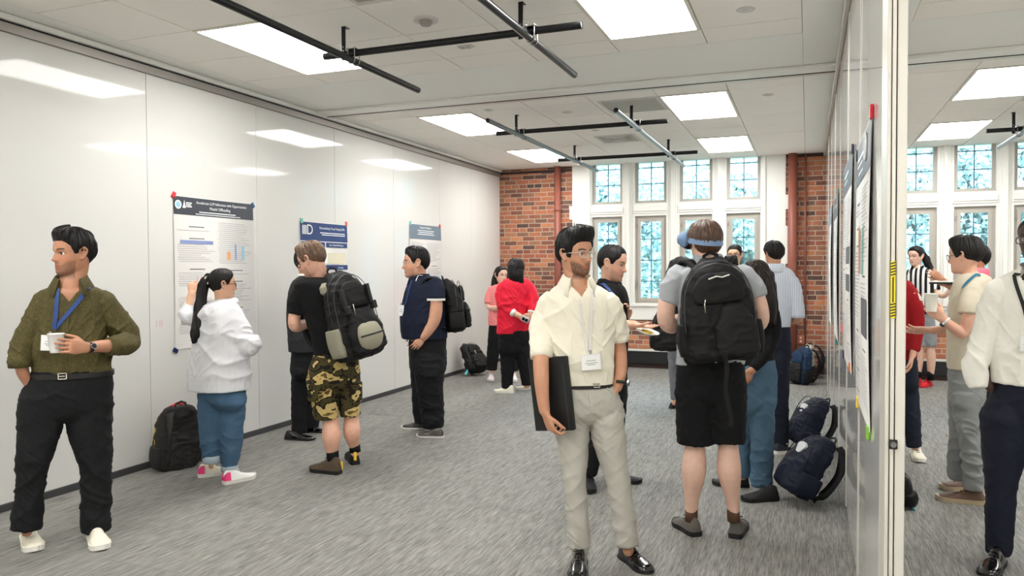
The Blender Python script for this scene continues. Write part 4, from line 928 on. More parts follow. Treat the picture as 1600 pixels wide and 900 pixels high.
def buckle(p, T, u, v, w=.022, h=.018):
    c, n = p.hit(T, u, v, .012); x = np.cross([0, 0, 1.0], n); x /= np.linalg.norm(x); M_ = frame_m(c, x, np.cross(n, x), n); mb = MB()
    mb.box((-w, -h, -.002), (w, -h+.005, .003), mi=0, M=M_); mb.box((-w, h-.005, -.002), (w, h, .003), mi=0, M=M_); mb.box((-w, -h, -.002), (-w+.005, h, .003), mi=0, M=M_); mb.box((w-.005, -h, -.002), (w, h, .003), mi=0, M=M_); mb.box((-w, -.002, 0), (w*.6, .002, .004), mi=0, M=M_)
    return mb
def buttons(p, T, pts, m, r=.0055):
    for u, v in pts:
        c, n = p.hit(T, u, v, .001); mb = MB(); v_, f = loft([(c, r, r, None), (c+n*.003, r, r, None)], 12, 1); mb.add(v_, f); p.add(mb, 'button', m)
def placket(p, T, pts, m, wd=.032):
    P, N = p.path_on(T, pts, .0015, 6); mb = MB(); mb.ribbon(P, N, wd, .0025); return p.add(mb, 'button_placket', m)

# 1 ---- olive shirt man at left
p = Person('leftmost man, in olive patterned shirt and black jeans with blue lanyard', (98, 850), -8, 'brown', .0042)
p.set_head(114, 362, 430, -62, 2, 0, chub=.14); p.neck(112, 446, 21)
T1 = [(446, 88, 138), (453, 66, 160), (466, 58, 164), (490, 54, 165), (530, 51, 167), (560, 50, 173), (582, 52, 176)]
p.body += [p.torso(T1, .85), p.torso([(580, 58, 170), (640, 60, 166)], .9), p.arm([(66, 466, 0, 16), (38, 532, 0, 14), (34, 575, .02, 11), (46, 600, .0, 9)]),
           p.arm([(165, 472, 0, 18), (197, 532, -.02, 14), (176, 540, .14, 12), (154, 541, .22, 10.5), (134, 543, .27, 8.5)]), p.arm([(62, 620, 0, 26), (50, 727, .02, 16), (42, 832, 0, 9)]), p.arm([(139, 620, 0, 26), (149, 727, .02, 16), (148, 834, 0, 9)])]
p.hand((135, 543, .28), (110, 541, .33), (-.35, -.1, -.9), 'L', [22, 24, 26, 28], thumb=30); p.hand((46, 598, .0), (56, 622, -.02), (1, 0, .2), 'R', 15)
p.finish_body(beard=.5); p.hair(HB, top=.09, side=.045, back=.055, front=.285, quiff=.05, rough=.055, seed=4, burn=-.02)
_, T = p.cloth('shirt', [p.torso(T1), p.tube_cloth([(72, 468, 0, 20), (44, 520, 0, 20), (33, 548, .01, 19), (31, 568, .03, 18)]), p.tube_cloth([(158, 472, 0, 24), (184, 505, -.01, 23), (198, 533, 0, 21), (186, 540, .10, 18), (175, 541, .15, 16)])], OLIVE, .006, amp=.013, cut=(107, 472, .75), zones=[(180, 520, .1, .12), (40, 545, .05, .1), (150, 565, .1, .12)])
p.cuff((31, 556, .03), (32, 574, .03), 19, OLIVE); p.cuff((181, 541, .15), (169, 541, .17), 15.5, OLIVE); p.collar(OLIVE, 32, h=.062, out=.052, r=p.nr*1.04)
placket(p, T, [(107, 477), (103, 500), (100, 535), (101, 580)], OLIVE); buttons(p, T, [(105, 484), (102, 512), (100, 568)], mat('olive_button', (60, 52, 34), .4))
_, Tt = p.cloth('jeans', [p.pelvis([(574, 51, 175), (600, 40, 177), (625, 34, 178), (648, 30, 177)], k=.62), p.tube_cloth([(66, 620, 0, 37), (62, 668, 0, 35), (52, 727, .02, 27), (46, 770, .01, 23), (41, 826, 0, 25)]), p.tube_cloth([(140, 620, 0, 37), (141, 668, 0, 35), (149, 727, .02, 26), (150, 770, .01, 24), (149, 828, 0, 23)])], BLACKD, .009, mode='pants', amp=.009, zones=[(52, 727, .1, .1), (149, 727, .1, .1), (42, 810, .1, .12), (148, 812, .1, .12)])
b = p.band('belt', 584, 50, 177, 8, LEATHB, grow=.010); p.add(buckle(p, Tt, 98, 588), 'buckle', METAL, b)
p.lanyard(T, [(145, 436), (134, 455), (112, 484), (86, 514)], [(90, 452), (89, 480), (87, 500), (86, 514)], (66, 521, 95, 549), LAN_B, .022, tilt=-4)
p.shoe((42, 838), (56, 866), .115, .053, SHW, SOLEW, LACEW); p.shoe((146, 836), (160, 863), .115, .053, SHW, SOLEW, LACEW)
p.watch((141, 543, .262), (120, 544, .30), 9, LEATHB, fdir=(.1, .3, 1))
cup('clear white cup in the hand of the man in the olive shirt', p.W(88, 551, .29), .040, .10, CUPM)

# 2 ---- woman in white jacket
p = Person('woman in white hooded jacket with a long black ponytail, pointing at a poster', (352, 752), 118, 'east', .005, True, .165)
p.set_head(348, 422, 467, 100, 2); p.neck(346, 474, 10)
T1 = [(470, 326, 366), (478, 316, 373), (490, 308, 380), (515, 303, 386), (550, 299, 388), (580, 296, 390), (607, 293, 391)]
p.body += [p.torso(T1, .7, k=.8), p.torso([(600, 324, 370), (622, 328, 367)], .9, k=.5), p.arm([(366, 492, .12, 11), (386, 542, .14, 9), (398, 532, .10, 7)]), p.arm([(322, 494, -.16, 10), (290, 500, -.26, 9), (297, 470, -.33, 7), (300, 458, -.34, 6)]),
           p.arm([(329, 640, 0, 10), (330, 715, 0, 5), (330, 730, 0, 4)]), p.arm([(362, 640, .02, 10), (360, 715, .01, 6), (357, 742, 0, 5)])]
p.hand((300, 460, -.34), (301, 448, -.35), (.2, 0, -1), 'L', [5, 55, 60, 60], thumb=40); p.hand((397, 532, .08), (392, 524, -.02), (-.3, 0, -1), 'R', 30)
p.finish_body(eyes=True, lips=(190, 90, 90)); p.glasses(FRR)
p.hair(HB, top=.06, side=.045, back=.06, front=.31, burn=-.02, nape=-.28, behind=-.2, rough=.012, tubes=[[(326, 432, 0, 6), (319, 444, .0, 8), (314, 470, .02, 10), (311, 500, .06, 11), (306, 522, .09, 9), (303, 535, .09, 4)]])
mb = MB(); mb.tube([p.W(323+3*math.cos(t), 438+6*math.sin(t), .0+.03*math.sin(t*2)) for t in np.linspace(0, 6.28, 13)], .006, 8); p.add(mb, 'hair_tie', mat('pearl_tie', (226, 214, 190), .3))
p.cloth('jacket', [p.torso(T1, k=.8), p.tube_cloth([(360, 490, .06, 16), (372, 512, .1, 17), (384, 542, .15, 16), (396, 537, .17, 12), (405, 532, .17, 10)]), p.tube_cloth([(326, 490, -.12, 13), (302, 498, -.22, 11), (290, 494, -.27, 10), (294, 478, -.32, 8.5), (299, 466, -.34, 7)]),
        loft([(p.W(358, 474, -.05), .06, .05, None), (p.W(344, 481, .06), .095, .06, None), (p.W(322, 490, .06), .075, .05, None), (p.W(313, 494, .02), .03, .03, None)], 18, 4, bulge=True)], WHITEJ, .008, amp=.014, zones=[(375, 530, .15, .1), (345, 580, .1, .2), (320, 490, .1, .1)])
_, Tt = p.cloth('jeans', [p.pelvis([(596, 312, 382, .9), (610, 310, 383, .8), (626, 310, 383, .72)]), p.tube_cloth([(330, 606, 0, 20), (328, 645, 0, 19), (328, 682, 0, 16.5), (331, 719, 0, 13)]), p.tube_cloth([(361, 602, .0, 23), (362, 645, .02, 21), (361, 690, .02, 17), (359, 730, .0, 12)])], DENIM, .008, mode='pants', amp=.008, zones=[(361, 700, .05, .12), (330, 700, .05, .1)])
p.cuff((331, 711, 0), (331, 723, 0), 14, DENIMC, 'trouser_cuff'); p.cuff((359, 722, 0), (358.5, 736, 0), 13, DENIMC, 'trouser_cuff')
p.shoe((323, 744), (352, 740), .10, .044, SHW, SOLEW, LACEW, accent=HOTPINK); p.shoe((350, 757), (398, 746), .10, .046, mat('white_sneaker', (238, 238, 236), .5), SOLEW, LACEW, accent=HOTPINK)

p.cloth('hood', [loft([(p.W(364, 472, -.02), .055, .04, None), (p.W(350, 478, .05), .085, .045, None), (p.W(332, 490, .09), .095, .045, None), (p.W(318, 496, .05), .045, .03, None)], 22, 4, bulge=True)], WHITEJ, .008, amp=.010)
# 3 ---- man in suit
p = Person('man in charcoal suit and black shoes, half hidden by the man in camouflage shorts', (474, 683), 62, 'tan', .006)
p.set_head(480, 388, 432, 70, 10); p.neck(478, 436, 9)
T1 = [(431, 468, 494), (438, 460, 506), (450, 453, 512), (480, 449, 512), (510, 450, 510), (548, 452, 511)]
p.body += [p.torso(T1, .8, k=.75), p.arm([(466, 445, .1, 9), (466, 488, .12, 8), (490, 505, .2, 6)]), p.arm([(470, 560, 0, 10), (469, 668, .02, 5)]), p.arm([(490, 560, -.05, 10), (486, 660, -.05, 5)])]
p.hand((490, 505, .2), (499, 503, .2), (0, -1, 0), 'R', 40); p.finish_body(); p.hair(HB, top=.06, side=.045, back=.05, front=.3, rough=.015)
p.cloth('suit_jacket', [p.torso(T1, k=.75), p.tube_cloth([(466, 446, .08, 12), (464, 470, .12, 12.5), (467, 492, .12, 12), (480, 500, .18, 9.5), (490, 505, .2, 8)]), p.tube_cloth([(500, 446, -.2, 12), (500, 490, -.2, 11), (510, 510, -.1, 8)])], SUIT, .007, amp=.007, zones=[(467, 490, .15, .1)])
p.collar(WHITES, 30, h=.05, out=.02)
p.cloth('trousers', [p.pelvis([(540, 457, 508), (565, 455, 505), (580, 455, 503)], k=.75), p.tube_cloth([(470, 570, .02, 15), (468, 620, .02, 13), (468, 676, .02, 12)]), p.tube_cloth([(488, 570, -.05, 15), (488, 620, -.05, 13), (486, 667, -.05, 12)])], BLACKW, .008, mode='pants', amp=.006, zones=[(468, 665, .05, .1)])
p.shoe((446, 686), (492, 688), .085, .045, LEATH, SOLEB, LACEB, 'dress'); p.shoe((476, 675), (506, 675), .085, .045, LEATH, SOLEB, LACEB, 'dress')

# 4 ---- camouflage shorts man
p = Person('man in black polo and camouflage shorts, arms crossed, head bent', (524, 738), -148, 'light', .005)
p.set_head(487, 381, 432, -118, 22, dd=.03); p.neck(503, 437, 14, -.02)
T1 = [(433, 480, 524), (439, 462, 545), (452, 463, 553), (480, 473, 555), (510, 484, 556), (540, 490, 557), (560, 492, 558)]
p.body += [p.torso(T1, .82), p.torso([(555, 496, 552), (600, 494, 552)], .9), p.arm([(470, 456, .0, 12), (462, 485, .02, 11), (460, 508, .03, 9.5), (472, 508, -.08, 9), (490, 502, -.2, 7)]), p.arm([(552, 452, -.1, 11), (548, 500, -.2, 10), (520, 506, -.3, 8), (484, 500, -.26, 7)]),
           p.arm([(515, 620, 0, 19), (517, 660, 0, 14.5), (518, 682, .02, 15), (519, 705, 0, 9.5), (520, 722, 0, 7.5)]), p.arm([(547, 612, -.05, 19), (549, 655, -.08, 13.5), (550, 675, -.06, 13.5), (553, 698, -.1, 7.5), (555, 708, -.1, 7)])]
p.hand((488, 502, -.2), (500, 500, -.2), (0, 0, 1), 'L', 35); p.hand((486, 500, -.24), (474, 497, -.2), (0, -.2, .8), 'R', 30)
p.finish_body(beard=.35, beardc=(110, 70, 50)); p.glasses(FRB)
p.hair(HBR2, top=.085, side=.05, back=.06, front=.30, quiff=.04, rough=.03, nape=-.24, burn=-.05)
_, T = p.cloth('polo_shirt', [p.torso(T1), p.tube_cloth([(474, 450, .0, 15), (465, 470, .02, 15), (463, 490, .02, 14)]), p.tube_cloth([(546, 452, -.05, 14), (549, 475, -.12, 13), (549, 492, -.15, 12)])], BLACK, .008, amp=.008, zones=[(490, 520, .1, .15)])
p.collar(BLACK, 30)
_, Ts = p.cloth('shorts', [p.pelvis([(552, 491, 559), (575, 484, 561), (600, 481, 562)], k=.7), p.tube_cloth([(506, 595, 0, 24), (508, 625, 0, 21), (510, 654, 0, 19)]), p.tube_cloth([(543, 590, -.04, 19), (545, 625, -.06, 18), (547, 649, -.07, 16)])], CAMO, .007, mode='pants', amp=.008)
for (u, v) in ((489, 612), (558, 612)):
    mb = MB(); c, n = p.hit(Ts, u, v, .0); mb.box((-.05, -.075, -.012), (.05, .075, .012), .008, M=frame_m(c, np.cross([0, 0, 1.], n*[1, 1, 0]), [0, 0, 1.], n*[1, 1, 0])); p.add(mb, 'cargo_pocket', CAMO)
for a, b_ in (((519.5, 704, 0, 9), (520, 720, 0, 9)), ((554, 696, -.1, 8), (555, 706, -.1, 8))): mb = MB(); v, f = p.limb([a, b_], add=.004, bulge=False); mb.add(v, f); p.add(mb, 'sock', SOCKB, None, True)
YEL = mat('yellow_tab', (236, 196, 60), .5)
p.shoe((531, 741), (486, 735), .13, .052, HIKE, SOLEB, LACEB); p.shoe((556, 727), (546, 712), .13, .05, mat('black_hiking_shoe', (30, 28, 26), .8), SOLEB, LACEB, accent=None)
for u, v, dd in ((533.5, 728, .03), (555, 713, -.02)):
    mb = MB(); c = p.W(u, v, dd); mb.box((-.011, -.006, -.032), (.011, .006, .032), .003, M=frame_m(c, p.rt, p.tow, [0, 0, 1.])); p.add(mb, 'heel_tab', YEL)
c = p.W(553, 560, .10); B_ = -p.F
up_ = p.V((-.25, 1, -.05)); x2 = np.cross(B_, up_); x2 /= np.linalg.norm(x2)
bp = backpack('large black and taupe backpack on the back of the man in camouflage shorts', frame_m(c, x2, np.cross(up_, x2), up_), .36, .66, .30, m=PB1, m2=PB1, taper=.7, panels=PTAN,
    straps=[[(-.09, 0, .56), (-.12, -.07, .64), (-.15, -.2, .62), (-.16, -.30, .45), (-.17, -.26, .2), (-.17, -.04, .06)], [(.09, 0, .56), (.12, -.07, .64), (.15, -.2, .62), (.16, -.30, .45), (.17, -.26, .2), (.17, -.04, .06)]], pull=METAL, seed=4)
mb = MB(); v, f = loft([(np.array([0, .27, .08]), .09, .055, np.array([1., 0, 0])), (np.array([0, .28, .14]), .105, .065, np.array([1., 0, 0])), (np.array([0, .275, .22]), .09, .05, np.array([1., 0, 0])), (np.array([0, .26, .25]), .06, .03, np.array([1., 0, 0]))], 28, 4, hor=True, exp=3, bulge=True); mb.add(v, f); mb.build('phone_pocket', PTAN, bp, True)
mb = MB(); mb.ribbon([(-.10, .33, .155), (0, .352, .155), (.10, .33, .155)], [(0, 1, 0)]*3, .012, .004); mb.build('pocket_zip', SOLEB, bp)
mb = MB(); mb.box((-.16, .02, .50), (.16, .10, .60), .03); mb.build('shoulder_panel', PTAN, bp)
for sx in (-.11, .11): mb = MB(); mb.box((sx-.018, .25, .33), (sx+.018, .30, .39), .006); mb.box((sx-.012, .22, .38), (sx+.012, .27, .52), .004); mb.build('buckle_clip', SOLEB, bp)

# 5 ---- navy polo man
p = Person('heavy man in navy polo seen from the side, hand in pocket', (668, 675), -84, 'olive', .005)
p.set_head(650, 388, 434, -84, 2, chub=.12); p.neck(656, 436, 12)
T1 = [(431, 650, 674, .9), (438, 641, 686, .85), (452, 634, 693, .85), (475, 629, 696, .95), (500, 625, 698, 1.0), (522, 627, 699, 1.0), (528, 628, 699, 1.0)]
p.body += [p.torso(T1, .85), p.torso([(520, 640, 697, .9), (560, 645, 695, .9)], .9), p.arm([(680, 448, .16, 11), (682, 475, .2, 11), (679, 498, .2, 10), (670, 515, .2, 8.5), (662, 527, .2, 6.5)]), p.arm([(668, 448, -.16, 10), (662, 490, -.2, 9), (650, 520, -.18, 7)]),
           p.arm([(670, 560, .06, 15), (676, 655, .04, 8)]), p.arm([(664, 560, -.06, 15), (658, 650, -.06, 8)])]
p.hand((662, 526, .2), (656, 533, .2), (0, 0, -1), 'L', 20); p.hand((650, 520, -.18), (646, 532, -.18), (0, 0, 1), 'R', 20)
p.finish_body(beard=.3); p.glasses(FRC, r=.0015); p.hair(HB, top=.07, side=.045, back=.055, front=.30, quiff=.03, rough=.02, burn=-.03)
_, T = p.cloth('polo_shirt', [p.torso(T1), p.tube_cloth([(678, 445, .10, 15), (682, 458, .17, 14), (681, 468, .19, 13.5)]), p.tube_cloth([(665, 446, -.12, 14), (662, 468, -.18, 13)])], NAVY, .006, amp=.009, cut=(640, 446, .5), zones=[(660, 500, .2, .15)])
p.collar(NAVY, 28); mb = MB(); c0, c1 = p.W(681, 466, .19), p.W(681, 469.5, .19); v, f = loft([(c0, .088, .088, None), (c1, .088, .088, None)], 24, 1, caps=False); mb.add(v, f); p.add(mb, 'sleeve_trim', SOLEW)
P, N = p.path_on(T, [(651, 441), (655, 432), (660, 427)], .02, 4); mb = MB(); mb.ribbon(P, N, .008, .003); p.add(mb, 'collar_trim', SOLEW)
p.cloth('trousers', [p.pelvis([(520, 640, 698, 1.1), (545, 639, 697, 1.15), (575, 641, 697, 1.2)]), p.tube_cloth([(669, 560, .05, 26), (671, 600, .05, 22), (675, 635, .05, 18.5), (677, 667, .05, 17)]), p.tube_cloth([(664, 560, -.08, 24), (662, 605, -.08, 19), (661, 640, -.07, 16), (660, 661, -.07, 12)])], BLACKW, .008, mode='pants', amp=.009, zones=[(675, 650, .1, .12)])
p.lanyard(T, [(645, 436), (640, 452), (636, 470), (633, 476)], None, (624, 477, 634, 494), LAN_B, .018)
GL = mat('grey_brown_leather', (72, 66, 60), .35); p.shoe((690, 683), (654, 682), .085, .047, GL, SOLEW, LACEB, 'dress'); p.shoe((662, 670), (632, 669), .085, .045, mat('dark_leather', (38, 35, 33), .35), SOLEW, LACEB, 'dress')
c = p.W(698, 519, .02); B_ = -p.F; x2 = np.cross(B_, [0, 0, 1.0]); up_ = p.V((-.10, 1, 0)); x2 = np.cross(B_, up_); x2 /= np.linalg.norm(x2)
backpack('black backpack on the back of the man in the navy polo', frame_m(c, x2, np.cross(up_, x2), up_), .30, .50, .24, m=PB1, m2=PB1, taper=.8, straps=[[(-.08, 0, .46), (-.10, -.08, .52), (-.12, -.17, .52), (-.12, -.22, .40), (-.12, -.1, .10), (-.13, -.02, .05)], [(.08, 0, .46), (.10, -.08, .52), (.12, -.17, .52), (.12, -.22, .40), (.12, -.1, .10), (.13, -.02, .05)]], pull=SOLEW, seed=9)

# 6 ---- woman in pink
p = Person('woman in pink top and black trousers with long black hair by the brick wall', (782, 593), 22, 'pale', .006, True, .165)
p.set_head(783, 417, 443, 30, 6); p.neck(783, 447, 4.5)
T1 = [(444, 775, 791), (448, 768, 798), (460, 764, 802), (480, 764, 801), (508, 763, 803)]
p.body += [p.torso(T1, .8), p.arm([(767, 453, 0, 5), (763, 478, .05, 4.5), (776, 482, .16, 4)]), p.arm([(798, 453, 0, 5), (802, 478, .05, 4.5), (788, 480, .18, 4)]), p.arm([(772, 520, 0, 7), (768, 580, 0, 4)]), p.arm([(794, 520, 0, 7), (803, 582, 0, 4)])]
p.hand((776, 482, .16), (783, 481, .18), (0, 0, -1), 'R', 25); p.hand((788, 480, .19), (781, 478, .21), (0, 0, -1), 'L', 25)
p.finish_body(lips=(190, 70, 80)); p.hair(HB, top=.05, side=.045, back=.06, front=.34, burn=-.12, nape=-.35, behind=-.35, rough=.01, tubes=[[(777, 424, -.04, 4, 6), (773, 440, -.03, 5.5, 6), (772, 458, .03, 4, 4)], [(786, 424, -.1, 8, 5), (787, 445, -.12, 8, 5), (787, 462, -.1, 6, 4)]])
p.cloth('top', [p.torso(T1), p.tube_cloth([(770, 453, 0, 8), (765, 465, .02, 7.5), (764, 474, .04, 7)]), p.tube_cloth([(797, 453, 0, 8), (801, 470, .02, 7)])], PINK, .008, amp=.008)
p.cloth('trousers', [p.pelvis([(503, 765, 802), (522, 763, 804), (535, 763, 804)]), p.tube_cloth([(773, 530, 0, 10.5), (770, 555, 0, 9.5), (768, 578, 0, 8)]), p.tube_cloth([(793, 530, 0, 10.5), (799, 555, 0, 10), (803, 580, 0, 7)])], BLACK, .009, mode='pants', amp=.008)
WP = mat('white_pink_sneaker', (236, 218, 222), .6); p.shoe((768, 590), (766, 598), .10, .045, WP, SOLEW, LACEW); p.shoe((803, 592), (804, 598), .10, .045, WP, SOLEW, LACEW)

# 7 ---- woman in red
p = Person('woman in bright red jacket, hands behind her back', (806, 613), -164, 'light', .006, True, .165)
p.set_head(806, 405, 437, -150, 6); p.neck(806, 442, 5.5)
T1 = [(434, 796, 817), (438, 786, 827), (450, 781, 832), (475, 779, 832), (500, 777, 830), (521, 776, 828)]
p.body += [p.torso(T1, .8), p.arm([(783, 446, 0, 6), (786, 478, .05, 6), (803, 489, .14, 5), (813, 494, .18, 4)]), p.arm([(829, 446, 0, 6), (834, 470, .02, 6), (829, 492, .16, 4)]), p.arm([(793, 540, 0, 9), (792, 608, 0, 5)]), p.arm([(816, 540, 0, 9), (823, 603, 0, 5)])]
p.hand((811, 494, .18), (818, 498, .19), (0, .3, .8), 'L', 40); p.hand((829, 491, .17), (823, 496, .19), (0, -.2, 1), 'R', 40)
p.finish_body(eyes=False); p.hair(HB, top=.06, side=.06, back=.07, front=.3, burn=-.2, nape=-.4, behind=-.35, rough=.015, tubes=[[(804, 415, .05, 11, 9), (806, 430, .08, 12, 8), (812, 442, .08, 8, 5), (816, 449, .07, 3, 3)]])
p.cloth('jacket', [p.torso(T1), p.tube_cloth([(786, 448, 0, 9), (783, 468, .03, 9), (790, 482, .09, 7.5), (799, 488, .13, 6)]), p.tube_cloth([(826, 448, 0, 9), (833, 466, .03, 8.5), (832, 480, .09, 7), (830, 487, .13, 5.5)])], RED, .008, amp=.013, zones=[(788, 475, .1, .12), (830, 475, .1, .1)])
p.cuff((799.5, 487, .14), (804, 490.5, .15), 5.6, WHITES); p.cuff((830, 486, .14), (829.5, 489, .15), 5, WHITES)
p.cloth('trousers', [p.pelvis([(515, 780, 828), (535, 779, 829), (550, 779, 829)], k=.7), p.tube_cloth([(793, 545, 0, 13), (793, 575, 0, 10.5), (792, 607, 0, 8)]), p.tube_cloth([(816, 545, 0, 12.5), (821, 575, 0, 10.5), (824, 601, 0, 8.5)])], BLACK, .009, mode='pants', amp=.008)
p.shoe((800, 614), (775, 613), .10, .047, SHW, SOLEW, LACEW); p.shoe((832, 609), (812, 609), .10, .047, SHW, SOLEW, LACEW)
root = tag(empty('compact_camera', tuple(p.W(821, 499, .24))), 'small silver and black camera held behind the back of the woman in red', 'camera'); root.rotation_euler = (0, .4, 0)
mb = MB(); mb.box((-.05, -.02, -.035), (.05, .02, .035), .010); mb.build('housing', mat('silver_plastic', (186, 186, 190), .3), root)
for x in (-.02, .022): mb = MB(); mb.tube([(x, -.02, 0), (x, -.032, 0)], [.02, .017], 20); mb.build('lens_ring', mat('black_gloss', (14, 14, 16), .15), root)

# 8 ---- man in cream shirt, front
p = Person('bearded man with glasses, cream shirt and light grey trousers, standing front centre', (935, 880), 14, 'tan', .0036)
p.set_head(899, 364, 431, 48, 0, chub=.02); p.neck(901, 445, 17.5)
T1 = [(442, 880, 924), (448, 868, 938), (456, 859, 950), (468, 853, 958), (490, 850, 961), (520, 853, 960), (560, 857, 958), (585, 861, 958), (603, 867, 957)]
p.body += [p.torso(T1, .85), p.torso([(600, 872, 955), (650, 874, 960)], .9), p.arm([(854, 474, 0, 14), (846, 520, -.02, 13.5), (845, 553, .13, 12.5), (846, 590, .18, 12), (848, 620, .19, 10), (851, 643, .19, 8.5)]),
           p.arm([(956, 474, 0, 14), (963, 520, -.06, 13), (968, 552, -.08, 11.5), (970, 580, -.02, 9.5), (964, 606, .0, 8)]), p.arm([(892, 680, 0, 22), (898, 750, .02, 15), (906, 868, 0, 8.5)]), p.arm([(950, 680, 0, 22), (970, 750, .02, 15), (982, 862, 0, 8.5)])]
p.hand((852, 645, .19), (859, 664, .19), (.6, .1, -.35), 'R', [38, 44, 50, 55], thumb=50); p.hand((964, 604, .0), (953, 624, -.01), (-1, 0, 0), 'L', 15)
p.finish_body(beard=.8); p.glasses(FRC, w_=.12, h_=.085, r=.0026)
p.hair(HB, top=.115, side=.055, back=.06, front=.285, quiff=.10, rough=.05, seed=6, burn=-.10, nape=-.3)
_, T = p.cloth('shirt', [p.torso(T1), p.tube_cloth([(861, 472, 0, 19), (850, 500, -.01, 19), (846, 530, .07, 17.5), (846, 556, .12, 16)]), p.tube_cloth([(950, 472, 0, 18), (960, 500, -.04, 17.5), (966, 530, -.07, 15.5)])], CREAM, .005, amp=.013, cut=(905, 464, .8), zones=[(850, 530, .1, .1), (940, 585, .1, .12), (880, 590, .1, .12), (905, 560, .1, .1)])
p.cuff((846, 543, .105), (846, 560, .13), 16.8, CREAM); p.cuff((965, 520, -.065), (966, 534, -.07), 15.2, CREAM); p.collar(CREAM, 32, out=.052, point=.030, h=.060, r=p.nr*1.06)
placket(p, T, [(909, 468), (912, 500), (920, 550), (925, 598)], CREAM); buttons(p, T, [(909, 478), (912, 505), (917, 538), (923, 585)], mat('pearl_button', (222, 216, 200), .3))
mb = MB()
P, N = p.path_on(T, [(926, 484), (948, 482)], .003, 6); mb.ribbon(P, N, .012, .003); P, N = p.path_on(T, [(927, 485), (928, 508), (937, 514), (947, 507), (948, 483)], .002, 6); mb.ribbon(P, N, .004, .002); p.add(mb, 'chest_pocket', CREAM)
_, Tt = p.cloth('trousers', [p.pelvis([(596, 868, 957), (615, 866, 966), (638, 866, 974), (652, 868, 976)], k=.62), p.tube_cloth([(894, 655, 0, 27), (895, 700, 0, 24), (898, 750, .02, 18.5), (901, 800, .01, 17), (906, 853, 0, 16.5)]), p.tube_cloth([(948, 655, 0, 27), (954, 700, 0, 24.5), (965, 750, .02, 19), (974, 800, .01, 17.5), (980, 850, 0, 17.5)])], GREYT, .007, mode='pants', amp=.008, zones=[(925, 660, .1, .12), (903, 845, .1, .12), (978, 840, .1, .12)])
b = p.band('belt', 601, 867, 957.5, 5, LEATHB, grow=.008); p.add(buckle(p, Tt, 931, 603, .018, .012), 'buckle', METAL, b)
P, N = p.path_on(Tt, [(921, 607), (922, 622), (925, 636), (930, 641)], .001, 5); mb = MB(); mb.ribbon(P, N, .012, .003); p.add(mb, 'fly', GREYT)
for pts in ([(957, 588), (966, 601), (976, 612)],):
    P, N = p.path_on(Tt, pts, .001, 5); mb = MB(); mb.ribbon(P, N, .006, .003); p.add(mb, 'pocket_edge', GREYT)
p.lanyard(T, [(905, 455), (908, 490), (917, 548)], [(924, 452), (924, 490), (921, 548)], (906, 551, 937, 576), LAN_W, .012, tilt=4)
for a, b_ in (((906, 848, 0, 10), (906, 866, 0, 9)),): mb = MB(); v, f = p.limb([a, b_], add=.012, bulge=False); mb.add(v, f); p.add(mb, 'sock', fabric('grey_sock', (196, 192, 180)), None, True)
p.shoe((907, 872), (901, 912), .095, .05, LEATH, SOLEB, LACEB, 'dress'); p.shoe((972, 868), (1016, 898), .095, .05, LEATH, SOLEB, LACEB, 'dress')
p.watch((972, 597, .015), (971, 606, .02), 8.5, LEATHB, fdir=(1, 0, .2))
root = bpy.data.objects.new('laptop_folder', None); COL.objects.link(root)
a_, b_, c_ = p.W(838, 673, .085), p.W(899, 672, .15), p.W(892, 556, .16); x_ = b_-a_; y_ = c_-b_; y_ = y_-x_*(x_@y_)/(x_@x_); n_ = np.cross(x_, y_); root.matrix_world = frame_m((a_+b_)/2, x_, y_, n_)
tag(root, 'black laptop folder held against the hip of the man in the cream shirt', 'folder'); hw = np.linalg.norm(x_)/2; hh = np.linalg.norm(y_)
FLD = mat('black_folder', (20, 21, 22), .32); mb = MB(); mb.box((-hw, 0, -.016), (hw, hh, -.005), .004); mb.build('back_cover', FLD, root); mb = MB(); mb.box((-hw, 0, .002), (hw, hh, .012), .004); mb.build('front_cover', FLD, root)
mb = MB(); mb.box((-hw+.006, .004, -.005), (hw-.006, hh-.004, .002)); mb.build('pages', mat('folder_inside', (40, 41, 42), .6), root); mb = MB(); mb.box((hw-.030, .01, .012), (hw-.024, hh*.92, .014), .001); mb.build('seam', mat('folder_seam', (44, 46, 48), .3), root)

# 9 ---- man with plate
p = Person('man in black polo holding out a paper plate, behind the cream shirt', (952, 757), 70, 'light', .005)
p.set_head(957, 385, 438, 68, 12, dd=.02); p.neck(951, 446, 12.5)
T1 = [(441, 940, 966), (447, 931, 974), (460, 926, 980), (490, 922, 982), (530, 921, 981), (580, 920, 980)]
p.body += [p.torso(T1, .82, k=.8), p.torso([(570, 925, 975), (620, 925, 975)], .9, k=.8), p.arm([(950, 466, .14, 12), (950, 500, .2, 11), (970, 507, .22, 8.5), (992, 507, .24, 6.5)]), p.arm([(966, 466, -.16, 11), (968, 505, -.14, 10), (976, 498, -.02, 7)]), p.arm([(942, 620, .05, 16), (922, 740, .05, 8)]), p.arm([(960, 620, -.05, 16), (960, 740, -.1, 8)])]
p.hand((991, 507, .24), (1003, 509, .25), (.1, 1, .1), 'R', 12, thumb=40); p.hand((976, 500, 0), (979, 491, .02), (-.6, 0, .8), 'L', 35)
p.finish_body(beard=.3); p.hair(HB, top=.05, side=.045, back=.05, front=.34, temple=.18, rough=.015, burn=-.02)
_, T = p.cloth('polo_shirt', [p.torso(T1, k=.8), p.tube_cloth([(950, 462, .10, 16), (949, 485, .18, 15)]), p.tube_cloth([(965, 462, -.12, 15), (967, 488, -.14, 14)])], BLACK, .008, amp=.008)
p.collar(BLACK, 25); p.lanyard(T, [(936, 436), (950, 452), (966, 470), (972, 486)], None, None, LAN_B, .02)
